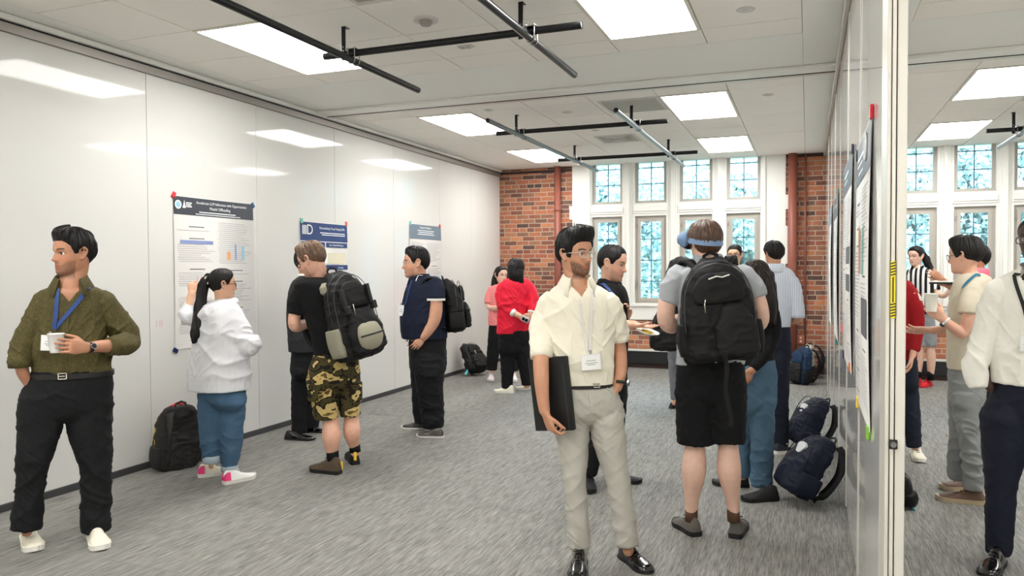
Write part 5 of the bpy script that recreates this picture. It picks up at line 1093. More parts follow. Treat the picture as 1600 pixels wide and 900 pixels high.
p.cloth('trousers', [p.pelvis([(572, 922, 979, 1.0), (600, 921, 980, 1.05), (625, 922, 979, 1.1)]), p.tube_cloth([(942, 620, .05, 22), (930, 690, .06, 16), (921, 742, .06, 11)]), p.tube_cloth([(960, 620, -.06, 20), (958, 690, -.1, 16), (954, 742, -.14, 11)])], BLACKW, .009, mode='pants', amp=.006)
p.shoe((920, 752), (921, 774), .095, .05, mat('black_sneaker', (26, 26, 28), .7), SOLEB, LACEB); p.shoe((950, 752), (1001, 755), .09, .048, mat('black_sneaker', (26, 26, 28), .7), SOLEB, LACEB)
plate('white paper plate with yellow food held out behind the man in the cream shirt', p.W(1011, 521, .24), .082, 'scoop of yellow food lying on the paper plate', (.25, -.1, 1))

# 10 ---- hidden woman
p = Person('dark-haired woman in black top mostly hidden behind the man with the headset', (1058, 640), 120, 'light', .007, True, .165)
p.set_head(1066, 403, 438, 110, 5); p.neck(1064, 442, 6)
T1 = [(440, 1055, 1074), (446, 1045, 1084), (470, 1043, 1084), (510, 1046, 1082), (545, 1043, 1084)]
p.body += [p.torso(T1, .8), p.arm([(1052, 452, .1, 7), (1044, 490, .12, 6), (1050, 515, .2, 5)]), p.arm([(1058, 560, 0, 9), (1054, 630, 0, 4.5)]), p.arm([(1072, 560, 0, 9), (1070, 630, 0, 4.5)])]
p.hand((1050, 515, .2), (1056, 520, .2), (0, -1, 0), 'R', 30); p.finish_body(eyes=False)
p.hair(HB, top=.06, side=.06, back=.07, front=.3, burn=-.2, nape=-.4, behind=-.35, rough=.015, tubes=[[(1056, 412, .0, 10, 8), (1048, 432, .04, 9, 7), (1040, 455, .05, 6, 5), (1034, 468, .04, 3, 3)]])
p.cloth('top', [p.torso(T1), p.tube_cloth([(1052, 452, .08, 10), (1044, 485, .12, 9), (1046, 505, .16, 8)])], BLACK, .009, amp=.008)
p.cloth('trousers', [p.pelvis([(540, 1045, 1083), (565, 1044, 1084)]), p.tube_cloth([(1056, 570, 0, 12), (1054, 600, 0, 8), (1054, 624, 0, 6)]), p.tube_cloth([(1074, 570, 0, 12), (1072, 624, 0, 6)])], SLATE, .009, mode='pants', amp=.005)
p.shoe((1050, 638), (1062, 634), .07, .042, SOLEB, SOLEB, None, 'dress'); p.shoe((1068, 638), (1080, 634), .07, .042, SOLEB, SOLEB, None, 'dress')
c = p.W(1040, 546, .26); backpack('black backpack showing past the left elbow of the man with the headset', frame_m(c, p.rt, np.cross([0, 0, 1.], p.rt)*-1 if False else -np.cross(p.rt, [0, 0, 1.]), [0, 0, 1.]) if False else frame_m(c, -p.rt, p.tow, [0, 0, 1.]), .27, .42, .20, m=PB1, m2=PB1, seed=12)

# 11 ---- man with headset
p = Person('man in grey tee and black shorts with headset, seen from behind', (1110, 836), -172, 'pale', .0042)
p.set_head(1101, 349, 412, -150, 4); p.neck(1108, 420, 18)
T1 = [(411, 1088, 1130), (417, 1072, 1152), (430, 1062, 1165), (470, 1060, 1172), (520, 1060, 1168), (560, 1057, 1164), (570, 1055, 1163)]
p.body += [p.torso(T1, .85), p.torso([(565, 1064, 1158), (620, 1062, 1160)], .9), p.arm([(1055, 432, 0, 16), (1043, 470, .02, 16), (1041, 500, .03, 14), (1052, 508, -.08, 13), (1062, 490, -.25, 9)]), p.arm([(1168, 432, 0, 16), (1183, 468, .02, 16), (1188, 500, .03, 14), (1174, 508, -.08, 13), (1160, 490, -.25, 9)]),
           p.arm([(1086, 660, 0, 24), (1086, 695, 0, 18), (1084, 735, .03, 19.5), (1081, 775, .01, 12), (1080, 808, 0, 8.5)]), p.arm([(1137, 660, 0, 24), (1138, 695, 0, 18), (1139, 735, .03, 19.5), (1144, 775, .01, 12), (1147, 808, 0, 8.5)])]
p.hand((1062, 490, -.25), (1068, 478, -.3), (0, 0, 1), 'L', 30); p.hand((1160, 490, -.25), (1154, 478, -.3), (0, 0, 1), 'R', 30)
p.finish_body(beard=.3, beardc=(150, 110, 70)); p.hair(HBR, top=.09, side=.07, back=.09, front=.3, rough=.02, nape=-.36, burn=-.12, behind=-.22, freq=34)
_, T = p.cloth('tee_shirt', [p.torso(T1), p.tube_cloth([(1062, 430, 0, 20), (1050, 452, .01, 19), (1046, 474, .02, 17.5)]), p.tube_cloth([(1158, 430, 0, 20), (1176, 452, .01, 19), (1183, 466, .02, 17.5)]),
    loft([(p.W(1108, 422, 0), .085, .075, p.rt), (p.W(1107, 412, 0), .088, .078, p.rt), (p.W(1106, 402, .0), .082, .072, p.rt), (p.W(1106, 397, 0), .078, .068, p.rt)], 24, 3)], GREYM, .007, amp=.011, zones=[(1075, 540, .1, .12), (1107, 408, .1, .08)])
_, Ts = p.cloth('shorts', [p.pelvis([(556, 1058, 1162), (590, 1056, 1165), (625, 1055, 1166)], k=.68), p.tube_cloth([(1085, 620, 0, 30), (1086, 660, 0, 30), (1087, 692, 0, 30)]), p.tube_cloth([(1137, 620, 0, 29), (1137, 660, 0, 29), (1137, 690, 0, 29)])], BLACK, .008, mode='pants', amp=.008)
for a, b_ in (((1080.5, 795, 0, 9), (1080, 814, 0, 9)), ((1145.5, 795, 0, 9), (1146.5, 814, 0, 9))): mb = MB(); v, f = p.limb([a, b_], add=.004, bulge=False); mb.add(v, f); p.add(mb, 'sock', SOCK, None, True)
p.shoe((1088, 838), (1058, 818), .105, .052, GREYSH, SOLEB, LACEB); p.shoe((1148, 842), (1158, 820), .105, .052, GREYSH, SOLEB, LACEB)
c = p.W(1124, 561, .09); B_ = -p.F; up_ = p.V((-.09, 1, -.03)); x2 = np.cross(B_, up_); x2 /= np.linalg.norm(x2)
bp = backpack('big black backpack worn by the man with the headset', frame_m(c, x2, np.cross(up_, x2), up_), .40, .565, .26, m=PB1, m2=PB1, taper=.62, pofs=(-.07, .72), straps=[[(-.08, 0, .52), (-.12, -.06, .57), (-.15, -.16, .555), (-.17, -.27, .42), (-.18, -.24, .2), (-.2, -.03, .10)], [(.08, 0, .52), (.12, -.06, .57), (.15, -.16, .555), (.17, -.27, .42), (.18, -.24, .2), (.2, -.03, .10)]], pull=METAL, seed=21,
    loose=[([(.01, .27, .06), (.0, .25, -.03), (.015, .235, -.15), (.0, .235, -.30), (.01, .235, -.34)], .022, PB1)])
mb = MB(); mb.tube([(-.06, .225, .465), (-.02, .235, .455), (.01, .235, .462), (.05, .222, .45)], .004, 6); mb.build('emblem', SOLEW, bp)
# headset
HSB = mat('headset_blue_grey', (118, 146, 182), .45); root = bpy.data.objects.new('headset', None); COL.objects.link(root); root.matrix_world = frame_m(p.hc, p.Rh[:, 0], p.Rh[:, 1], p.Rh[:, 2])
tag(root, 'pale blue-grey headset on the head of the man in the grey tee', 'headset'); H = p.H; mb = MB(); pts = []; N_ = []
for a in np.linspace(math.radians(62), math.radians(298), 40):
    d = np.array([math.sin(a), math.cos(a), 0]); z = .07+.13*max(0, math.cos(a))**1-.12*max(0, -math.cos(a)); pts.append(np.array([d[0]*.405, d[1]*(.50 if d[1] < 0 else .46), z])*H); N_.append(d)
mb.ribbon(pts, N_, .03, .006); mb.build('strap', HSB, root)
mb = MB(); v, f = loft([(np.array([-.31, .40, .13])*H, .02, .02, None), (np.array([-.20, .49, .13])*H, .052, .052, None), (np.array([0, .54, .12])*H, .055, .05, None), (np.array([.20, .49, .13])*H, .052, .052, None), (np.array([.31, .40, .13])*H, .02, .02, None)], 20, 4, bulge=True); mb.add(v, f); mb.build('visor', mat('headset_black', (24, 24, 26), .3), root, True)
for q in (-1, 1):
    mb = MB(); v, f = loft([(np.array([.36*q, .30, .13])*H, .034, .040, np.array([0, 1., 0])), (np.array([.43*q, .30, .13])*H, .040, .047, np.array([0, 1., 0])), (np.array([.475*q, .30, .13])*H, .030, .037, np.array([0, 1., 0]))], 20, 3, bulge=True); mb.add(v, f); mb.build('side_pod', HSB, root, True)

# 12 ---- man with glasses far
p = Person('man with glasses whose face shows between the headset and the long-haired woman', (1148, 640), -12, 'east', .006)
p.set_head(1148, 384, 414, -14, 0); p.neck(1150, 419, 7)
T1 = [(417, 1142, 1160), (422, 1132, 1170), (440, 1128, 1174), (480, 1130, 1172), (530, 1130, 1170)]
p.body += [p.torso(T1, .8), p.arm([(1134, 436, 0, 6), (1130, 470, 0, 5), (1134, 500, .05, 4)]), p.arm([(1166, 436, 0, 6), (1170, 470, 0, 5), (1166, 500, .05, 4)]), p.arm([(1142, 540, 0, 8), (1142, 620, 0, 4)]), p.arm([(1158, 540, 0, 8), (1158, 620, 0, 4)])]
p.hand((1134, 500, .05), (1136, 510, .05), (1, 0, 0), 'R', 20); p.hand((1166, 500, .05), (1164, 510, .05), (-1, 0, 0), 'L', 20)
p.finish_body(); p.glasses(FRB, r=.0018); p.hair(HB, top=.07, side=.03, back=.04, front=.30, rough=.015)
p.cloth('shirt', [p.torso(T1), p.tube_cloth([(1136, 434, 0, 9), (1131, 462, 0, 8)]), p.tube_cloth([(1164, 434, 0, 9), (1169, 462, 0, 8)])], NAVY, .009); p.cloth('trousers', [p.pelvis([(525, 1132, 1169), (550, 1132, 1169)]), p.tube_cloth([(1142, 550, 0, 10), (1142, 625, 0, 7)]), p.tube_cloth([(1159, 550, 0, 10), (1159, 625, 0, 7)])], BLACKW, .01, mode='pants')
p.shoe((1142, 636), (1140, 645), .09, .045, LEATH, SOLEB, None, 'dress'); p.shoe((1159, 636), (1160, 645), .09, .045, LEATH, SOLEB, None, 'dress')

# 13 ---- long-haired woman
p = Person('woman with long dark hair in black top and blue jeans, seen from behind', (1180, 772), -140, 'tan', .006, True, .165)
p.set_head(1180, 409, 456, -135, 5, dd=.02); p.neck(1182, 464, 9)
T1 = [(459, 1168, 1196), (465, 1158, 1208), (480, 1156, 1214), (510, 1160, 1213), (545, 1162, 1208), (565, 1160, 1210), (578, 1160, 1208)]
p.body += [p.torso(T1, .8), p.arm([(1206, 478, 0, 10), (1209, 520, .02, 9), (1192, 560, .1, 8), (1174, 580, .14, 6)]), p.arm([(1164, 478, -.1, 10), (1158, 520, -.2, 8), (1160, 545, -.3, 6)]), p.arm([(1188, 620, 0, 16), (1190, 755, 0, 8)]), p.arm([(1166, 620, -.05, 15), (1160, 745, -.08, 7)])]
p.hand((1174, 579, .14), (1166, 588, .15), (-.5, 0, -1), 'R', 30); p.hand((1160, 545, -.3), (1158, 535, -.33), (0, 0, 1), 'L', 30)
p.finish_body(eyes=False); p.hair(HOM, top=.07, side=.07, back=.09, front=.3, burn=-.2, nape=-.42, behind=-.38, rough=.012, tubes=[[(1178, 420, .06, 18, 16), (1186, 445, .09, 21, 14), (1196, 470, .11, 18, 12), (1204, 490, .11, 11, 8), (1208, 505, .11, 6, 5)], [(1196, 430, -.02, 14, 12), (1204, 460, .04, 11, 10), (1211, 485, .07, 6, 6)]])
p.cloth('top', [p.torso(T1), p.tube_cloth([(1200, 478, 0, 14), (1208, 505, .03, 13), (1206, 530, .05, 12), (1190, 560, .11, 10), (1176, 576, .14, 8)]), p.tube_cloth([(1166, 478, -.08, 13), (1158, 515, -.2, 11), (1160, 540, -.28, 8)])], BLACK, .008, amp=.008)
p.cloth('jeans', [p.pelvis([(562, 1160, 1210), (585, 1157, 1213), (615, 1154, 1213), (635, 1154, 1212)], k=.75), p.tube_cloth([(1190, 625, 0, 22), (1191, 680, .01, 18.5), (1190, 725, 0, 17), (1190, 760, 0, 16)]), p.tube_cloth([(1170, 625, -.06, 20), (1164, 685, -.08, 14), (1161, 745, -.09, 11)])], DENIM2, .007, mode='pants', amp=.009, zones=[(1190, 740, .05, .12)])
p.shoe((1208, 781), (1166, 783), .10, .05, mat('black_sneaker', (26, 26, 28), .7), SOLEB, LACEB); p.shoe((1165, 760), (1118, 757), .09, .048, mat('black_sneaker', (26, 26, 28), .7), SOLEB, LACEB)

# 14 ---- striped shirt man
p = Person('dark-haired man in pale pinstriped shirt and navy trousers, seen from behind', (1216, 706), -168, 'tan', .006)
p.set_head(1209, 380, 416, -150, 2); p.neck(1211, 421, 10)
T1 = [(416, 1200, 1224), (422, 1190, 1236), (436, 1186, 1243), (470, 1190, 1242), (500, 1192, 1236), (516, 1193, 1234)]
p.body += [p.torso(T1, .82), p.arm([(1240, 440, 0, 9), (1247, 470, 0, 9), (1246, 498, -.02, 7.5), (1228, 500, -.2, 6)]), p.arm([(1190, 440, 0, 9), (1184, 480, -.05, 8), (1190, 500, -.2, 6)]), p.arm([(1217, 560, 0, 13), (1219, 695, 0, 7)]), p.arm([(1200, 560, -.05, 13), (1196, 690, -.1, 7)])]
p.hand((1230, 500, -.2), (1220, 498, -.25), (0, 1, 0), 'R', 30); p.hand((1190, 500, -.2), (1196, 495, -.25), (0, 0, 1), 'L', 30)
p.finish_body(eyes=False); p.hair(HB, top=.10, side=.07, back=.075, front=.28, rough=.035, nape=-.26, quiff=.03, burn=-.03)
_, T = p.cloth('shirt', [p.torso(T1), p.tube_cloth([(1236, 440, 0, 12), (1243, 462, 0, 11.5), (1246, 480, 0, 11), (1246, 494, -.01, 11)]), p.tube_cloth([(1194, 440, 0, 12), (1187, 475, -.04, 10)])], STRIPE, .007, amp=.010)
p.cuff((1246, 488, -.01), (1246, 497, -.01), 11.2, STRIPE); p.collar(STRIPE, 28)
p.cloth('trousers', [p.pelvis([(510, 1193, 1235), (535, 1190, 1236), (560, 1190, 1236)], k=.7), p.tube_cloth([(1217, 560, 0, 18), (1218, 620, 0, 15), (1219, 665, 0, 13.5), (1220, 704, 0, 12)]), p.tube_cloth([(1203, 560, -.06, 16), (1198, 620, -.08, 14), (1196, 695, -.1, 10)])], NAVYT, .008, mode='pants', amp=.007)
p.shoe((1212, 709), (1248, 706), .085, .047, mat('navy_shoe', (30, 32, 44), .7), SOLEW, LACEW); p.shoe((1196, 702), (1172, 700), .085, .047, mat('navy_shoe', (30, 32, 44), .7), SOLEW, LACEW)

# 15 ---- striped black and white shirt
p = Person('man in black and white striped shirt and grey shorts beyond the partition', (1446, 604), -18, 'pale', .006)
p.set_head(1431, 386, 415, -34, 4, 0); p.neck(1434, 420, 7)
T1 = [(418, 1427, 1446), (423, 1418, 1454), (436, 1415, 1459), (460, 1417, 1459), (490, 1419, 1460)]
p.body += [p.torso(T1, .82), p.arm([(1418, 430, 0, 6), (1413, 460, 0, 6), (1416, 485, .1, 5)]), p.arm([(1456, 432, 0, 6), (1462, 455, .02, 6), (1474, 462, .12, 5), (1483, 456, .2, 4)]), p.arm([(1437, 525, 0, 10), (1437, 548, 0, 8), (1436, 562, 0, 7.5), (1434, 588, 0, 4.5)]), p.arm([(1452, 525, 0, 10), (1454, 548, 0, 8), (1455, 562, 0, 7.5), (1454, 592, 0, 4.5)])]
p.hand((1482, 457, .2), (1488, 452, .22), (0, 0, 1), 'L', 25); p.hand((1416, 485, .1), (1419, 495, .1), (1, 0, 0), 'R', 25)
p.finish_body(brow=(20, 16, 14)); p.hair(HB, top=.06, side=.05, back=.06, front=.31, rough=.012, burn=-.05, tubes=[[(1441, 396, -.06, 5), (1447, 406, -.08, 6.5), (1453, 418, -.08, 5.5), (1458, 427, -.06, 3)]])
p.cloth('shirt', [p.torso(T1), p.tube_cloth([(1420, 432, 0, 8.5), (1414, 455, 0, 8)]), p.tube_cloth([(1453, 431, 0, 8.5), (1460, 446, .01, 8), (1462, 453, .02, 7.5)])], REF, .007, amp=.006); p.collar(REF, 30)
p.cloth('shorts', [p.pelvis([(484, 1421, 1459), (505, 1421, 1461), (520, 1422, 1462)]), p.tube_cloth([(1437, 515, 0, 12), (1437, 541, 0, 12)]), p.tube_cloth([(1452, 515, 0, 11.5), (1453, 541, 0, 11)])], GREYS, .008, mode='pants', amp=.008)
for a, b_ in (((1434.5, 578, 0, 5), (1434, 590, 0, 5)), ((1454, 580, 0, 5), (1454, 594, 0, 5))): mb = MB(); v, f = p.limb([a, b_], add=.004, bulge=False); mb.add(v, f); p.add(mb, 'sock', SOCKB, None, True)
p.shoe((1436, 598), (1427, 602), .11, .05, REDS, REDS, LACEB); p.shoe((1457, 601), (1434, 607), .11, .05, REDS, REDS, LACEB)

# 16 ---- red hoodie, mostly behind the partition
p = Person('person in dark red hoodie and dark jeans cut off by the partition end post', (1424, 724), -40, 'light', .006)
p.set_head(1390, 392, 432, -60, 5); p.neck(1393, 438, 8)
T1 = [(436, 1388, 1412), (441, 1376, 1424), (456, 1372, 1430), (500, 1374, 1430), (560, 1376, 1432)]
p.body += [p.torso(T1, .82), p.arm([(1428, 460, .1, 8), (1434, 510, .1, 8), (1426, 556, .16, 5.5)]), p.arm([(1376, 460, -.1, 8), (1374, 510, -.1, 8), (1380, 550, 0, 5)]), p.arm([(1420, 600, 0, 12), (1430, 700, 0, 6)]), p.arm([(1392, 600, 0, 12), (1390, 700, 0, 6)])]
p.hand((1425, 556, .16), (1423, 566, .17), (-1, 0, .2), 'L', 25); p.hand((1380, 550, 0), (1382, 562, 0), (1, 0, 0), 'R', 25)
p.finish_body(); p.hair(HB, top=.07, side=.05, back=.06)
p.cloth('hoodie', [p.torso(T1), p.tube_cloth([(1422, 456, .05, 12), (1431, 480, .1, 12), (1433, 515, .1, 11), (1428, 548, .14, 8.5)]), p.tube_cloth([(1380, 460, -.08, 12), (1374, 510, -.1, 11), (1380, 545, 0, 8)])], REDH, .008, amp=.010)
p.cloth('jeans', [p.pelvis([(550, 1378, 1431), (580, 1376, 1434), (600, 1378, 1434)]), p.tube_cloth([(1418, 595, 0, 16), (1424, 640, 0, 14), (1428, 698, 0, 12)]), p.tube_cloth([(1392, 595, 0, 15), (1388, 698, 0, 11)])], fabric('dark_denim', (32, 38, 50)), .008, mode='pants', amp=.008)
p.shoe((1428, 706), (1440, 728), .11, .05, SHW, SOLEW, LACEB); p.shoe((1390, 706), (1386, 726), .11, .05, SHW, SOLEW, LACEB)

# 17 ---- beige tee man
p = Person('man in beige tee and grey jeans holding a paper cup beyond the partition', (1500, 782), -98, 'light', .005)
p.set_head(1508, 373, 427, -112, 4); p.neck(1517, 432, 13)
T1 = [(427, 1504, 1536, .8), (434, 1494, 1548, .8), (450, 1486, 1552, .8), (490, 1482, 1548, .8), (530, 1479, 1544, .82), (560, 1479, 1542, .82), (576, 1480, 1540, .82)]
p.body += [p.torso(T1, .82), p.torso([(570, 1485, 1538, .8), (620, 1486, 1538, .8)], .9), p.arm([(1522, 452, .14, 13), (1514, 490, .2, 12), (1506, 520, .2, 10.5), (1490, 512, .24, 9.5), (1472, 498, .28, 7)]), p.arm([(1500, 460, -.2, 12), (1490, 505, -.24, 10), (1468, 515, -.16, 8), (1450, 516, -.1, 6)]), p.arm([(1508, 620, .04, 18), (1520, 755, .04, 9)]), p.arm([(1500, 620, -.06, 18), (1490, 745, -.08, 9)])]
p.hand((1473, 498, .28), (1457, 484, .28), (-.5, .6, -.5), 'L', [40, 38, 36, 34], thumb=55); p.hand((1451, 516, -.1), (1438, 516, -.08), (0, .7, -.6), 'R', [12, 15, 18, 20], thumb=30)
p.finish_body(); p.glasses(FRB, r=.0016); p.hair(HB, top=.10, side=.075, back=.08, front=.28, quiff=.04, rough=.02, nape=-.22, burn=-.05)
_, T = p.cloth('tee_shirt', [p.torso(T1), p.tube_cloth([(1520, 450, .10, 17), (1514, 475, .18, 16), (1511, 490, .2, 15)]), p.tube_cloth([(1500, 456, -.15, 15), (1493, 488, -.2, 14)])], TAN, .007, amp=.010, zones=[(1500, 540, .2, .15)])
P, N = p.path_on(T, [(1532, 426), (1520, 434), (1510, 444), (1504, 452)], .008, 5); mb = MB(); mb.ribbon(P, N, .018); p.add(mb, 'lanyard', LAN_T)
p.cloth('jeans', [p.pelvis([(568, 1482, 1539, 1.05), (595, 1481, 1540, 1.1), (625, 1482, 1538, 1.15)]), p.tube_cloth([(1510, 615, .04, 26), (1513, 665, .05, 20), (1520, 710, .05, 17), (1522, 764, .04, 16)]), p.tube_cloth([(1504, 615, -.06, 23), (1500, 680, -.08, 17), (1494, 748, -.08, 14)])], GREYJ, .007, mode='pants', amp=.011, zones=[(1518, 700, .1, .2)])
SOLET = mat('tan_sole', (176, 158, 130), .6); p.shoe((1538, 788), (1462, 780), .10, .05, BROWNL, SOLET, LACEB, hw=1); p.shoe((1520, 766), (1478, 764), .10, .05, BROWNL, SOLET, LACEB)
p.watch((1477, 502, .27), (1466, 493, .28), 8, mat('white_strap', (225, 222, 216), .5), fdir=(-.7, -.5, .6))
cup('white paper cup in the hand of the man in the beige tee', p.W(1455, 487, .30), .040, .115, CUPP, tilt=(0, 0, 0))
mb = MB(); a_ = p.W(1434, 458, .3); b_ = p.W(1443, 471, .3); c_ = p.W(1437, 469, .3); mb.add([a_, b_, c_, a_+[.004, .004, .002], b_+[.004, .004, .002], c_+[.004, .004, .002]], [(0, 1, 2), (5, 4, 3), (0, 3, 4, 1), (1, 4, 5, 2), (2, 5, 3, 0)]); tag(mb.build('napkin', CUPP), 'white folded napkin tip sticking out beside the paper cup', 'napkin')

# 18 ---- pink tee person behind
p = Person('person in pink tee holding a flat tray, behind the man in the beige tee', (1528, 660), -80, 'tan', .006)
p.set_head(1526, 384, 424, -95, 5); p.neck(1529, 430, 8)
T1 = [(419, 1518, 1542, .8), (424, 1504, 1546, .8), (450, 1496, 1548, .8), (490, 1498, 1546, .8), (530, 1500, 1544, .8)]
p.body += [p.torso(T1, .82), p.arm([(1520, 440, .12, 8), (1505, 456, .16, 7.5), (1490, 450, .22, 6), (1480, 446, .26, 5)]), p.arm([(1510, 440, -.12, 8), (1490, 450, -.1, 7), (1470, 435, 0, 5)]), p.arm([(1520, 570, 0, 11), (1520, 650, 0, 6)]), p.arm([(1534, 570, 0, 11), (1536, 650, 0, 6)])]
p.hand((1482, 447, .26), (1473, 445, .26), (0, 1, 0), 'L', 15); p.hand((1471, 436, 0), (1463, 430, .02), (-.4, .2, -1), 'R', 25)
p.finish_body(); p.hair(HB, top=.07, side=.05, back=.06); p.cloth('tee_shirt', [p.torso(T1), p.tube_cloth([(1520, 440, .08, 11), (1508, 453, .14, 10.5)]), p.tube_cloth([(1512, 440, -.1, 11), (1496, 447, -.1, 10)])], PINK2, .008, amp=.01)
p.cloth('trousers', [p.pelvis([(522, 1503, 1543, .8), (560, 1503, 1543, .8)]), p.tube_cloth([(1518, 565, 0, 14), (1520, 655, 0, 10)]), p.tube_cloth([(1533, 565, 0, 14), (1536, 655, 0, 10)])], BLACKW, .009, mode='pants')
p.shoe((1524, 663), (1506, 663), .09, .045, LEATH, SOLEB, None, 'dress'); p.shoe((1540, 658), (1522, 657), .09, .045, LEATH, SOLEB, None, 'dress')
root = tag(empty('tray', tuple(p.W(1477, 441, .27))), 'white and black flat tray held level in front of the striped shirt', 'tray'); hx = np.linalg.norm(p.W(1503, 441, .27)-p.W(1477, 441, .27)); root.rotation_euler = (0, 0, math.atan2(p.rt[1], p.rt[0]))
mb = MB(); mb.box((-hx, -.09, 0), (hx, .09, .012), .004); mb.build('plate_top', CUPP, root); mb = MB(); mb.box((-hx*.96, -.085, -.016), (hx*.96, .085, -.001), .004); mb.build('underside', mat('tray_black', (30, 30, 32), .4), root)

# 19 ---- man in white shirt at the right edge
p = Person('man in white dress shirt and navy trousers at the right edge', (1600, 884), -14, 'dark', .0046)
p.set_head(1621, 338, 410, -20, 2); p.neck(1618, 425, 19)
T1 = [(418, 1596, 1640), (428, 1572, 1664), (440, 1556, 1680), (470, 1550, 1686), (520, 1554, 1682), (570, 1546, 1688), (600, 1544, 1690)]
p.body += [p.torso(T1, .85), p.torso([(595, 1552, 1682), (660, 1552, 1684)], .9), p.arm([(1558, 452, 0, 17), (1540, 500, -.02, 15), (1530, 548, .0, 13), (1548, 606, .01, 9)]), p.arm([(1680, 452, 0, 17), (1700, 540, 0, 14), (1690, 600, .06, 10)]), p.arm([(1578, 680, 0, 24), (1566, 860, 0, 9)]), p.arm([(1650, 680, 0, 24), (1660, 860, 0, 9)])]
p.hand((1550, 606, .0), (1566, 626, -.02), (1, 0, 0), 'R', 15); p.hand((1690, 600, .06), (1680, 620, .07), (-1, 0, 0), 'L', 15)
p.finish_body(brow=(14, 10, 9)); p.glasses(FRB); p.hair(HB, top=.02, side=.015, back=.015, front=.33, rough=.004)
_, T = p.cloth('shirt', [p.torso(T1), p.tube_cloth([(1566, 452, 0, 25), (1548, 490, -.01, 23), (1533, 540, .0, 20), (1524, 575, .04, 17.5), (1528, 606, .06, 15)]), p.tube_cloth([(1676, 452, 0, 24), (1698, 530, 0, 21), (1690, 600, .06, 15)])], WHITES, .007, amp=.012, cut=(1606, 452, .7), zones=[(1530, 580, .1, .15), (1590, 560, .1, .15)])
p.collar(WHITES, 30, h=.05, out=.03); placket(p, T, [(1606, 450), (1602, 500), (1600, 590)], WHITES)
p.lanyard(T, [(1590, 405), (1584, 425), (1592, 455), (1602, 485), (1608, 520)], None, (1594, 521, 1625, 552), LAN_K, .017)
p.cloth('trousers', [p.pelvis([(592, 1556, 1678), (625, 1544, 1690), (665, 1536, 1694)], k=.68), p.tube_cloth([(1574, 650, 0, 45), (1570, 700, 0, 38), (1564, 760, .01, 26), (1562, 820, 0, 23), (1560, 866, 0, 20)]), p.tube_cloth([(1650, 650, 0, 44), (1655, 760, 0, 28), (1660, 866, 0, 22)])], NAVYT, .009, mode='pants', amp=.008)
p.shoe((1564, 874), (1538, 906), .10, .052, LEATH, SOLEB, LACEB, 'dress'); p.shoe((1660, 872), (1668, 906), .10, .052, LEATH, SOLEB, LACEB, 'dress')
# ------------------------------------------------------------------ bags on the floor
def stand(u, v, face, lean=0, z=0.0):
    """upright bag frame at floor pixel; face = azimuth (deg) of its outward side in world; lean tips the top backwards"""
    o = floor_at(u, v); o[2] = z; a = math.radians(face); y = np.array([math.cos(a), math.sin(a), 0]); l = math.radians(lean); up = np.array([0, 0, 1.])*math.cos(l)-y*math.sin(l); y2 = np.cross(up, np.cross(y, up)); x = np.cross(y2, up); return frame_m(o, x, y2, up)
bp = backpack('charcoal backpack with yellow and red zips standing against the whiteboard wall', stand(283, 734, 158, 3, .0), .33, .50, .22, m=PB2, m2=PB2, zipper=YEL, straps=[[(-.08, 0, .46), (-.11, -.05, .44), (-.13, -.10, .30), (-.13, -.08, .14), (-.13, -.01, .04)], [(.08, 0, .46), (.11, -.05, .44), (.13, -.10, .30), (.13, -.08, .14), (.13, -.01, .04)]], seed=31)
mb = MB(); mb.tube([(-.10, .07, .47), (0, .075, .51), (.10, .07, .47)], .012, 8); mb.build('piping', mat('red_piping', (200, 44, 52), .5), bp)
bp = backpack('black backpack lying tilted by the far end of the whiteboard wall, with a turquoise strap', stand(744, 586, -20, 32, .02), .34, .46, .22, m=PB1, m2=PB1, straps=[[(-.08, 0, .42), (-.11, -.06, .40), (-.13, -.12, .26), (-.13, -.08, .12), (-.13, -.01, .04)]], pull=SOLEW, seed=33, loose=[([(.10, .10, .30), (.16, .12, .20), (.19, .06, .06), (.26, .04, .0)], .03, mat('turquoise_webbing', (84, 196, 206), .6))])
def crest(bp, y=.184):
    mb = MB(); rg = np.random.default_rng(8); n = 18; pts = []
    for k in range(n): a = 2*math.pi*k/n; q = 1+.10*math.sin(3*a)+.06*math.sin(5*a); pts.append((.052*q*math.cos(a), 0, .040*q*math.sin(a)))
    c = (.0, y, .29); mb.add([(c[0]+a, c[1]-.12*(b_), c[2]+b_) for a, _, b_ in pts]+[(c[0]+a, c[1]-.12*b_-.02, c[2]+b_) for a, _, b_ in pts], [tuple(range(n))]+[(k, k+n, (k+1) % n+n, (k+1) % n) for k in range(n)]); mb.build('emblem', mat('emblem_white', (224, 224, 226), .6), bp)
ns = [[(-.08, 0, .46), (-.11, -.06, .42), (-.13, -.11, .28), (-.12, -.09, .12), (-.12, -.01, .03)], [(.08, 0, .46), (.11, -.06, .42), (.13, -.11, .28), (.12, -.09, .12), (.12, -.01, .03)]]
for u, v, face, lean, lab, sd_ in ((1262, 704, 200, 25, 'navy backpack with white emblem leaning on the partition, the farther of the pair', 41), (1254, 785, 203, 30, 'navy backpack with white emblem leaning on the partition, the nearer of the pair', 43)):
    bp = backpack(lab, stand(u, v, face, lean, .03), .32, .42, .26, m=PNV, m2=PNV, zipper=PB1, taper=.75, straps=[[(a, b_*.6, c*.88) for a, b_, c in q] for q in ns], strapm=PB1, group=None, pocket=False, seed=sd_); crest(bp)
backpack('blue and black backpack standing by the brick wall near the partition', stand(1257, 599, 222, 6, .0), .30, .48, .22, m=PBL, m2=PB1, seed=51, straps=ns, strapm=PB1)
backpack('pale grey backpack with dark straps behind the blue one by the partition', stand(1264, 590, 215, 4, .0), .26, .46, .18, m=fabric('backpack_pale_grey', (170, 168, 162)), m2=PB2, seed=53, straps=ns, strapm=PB2)
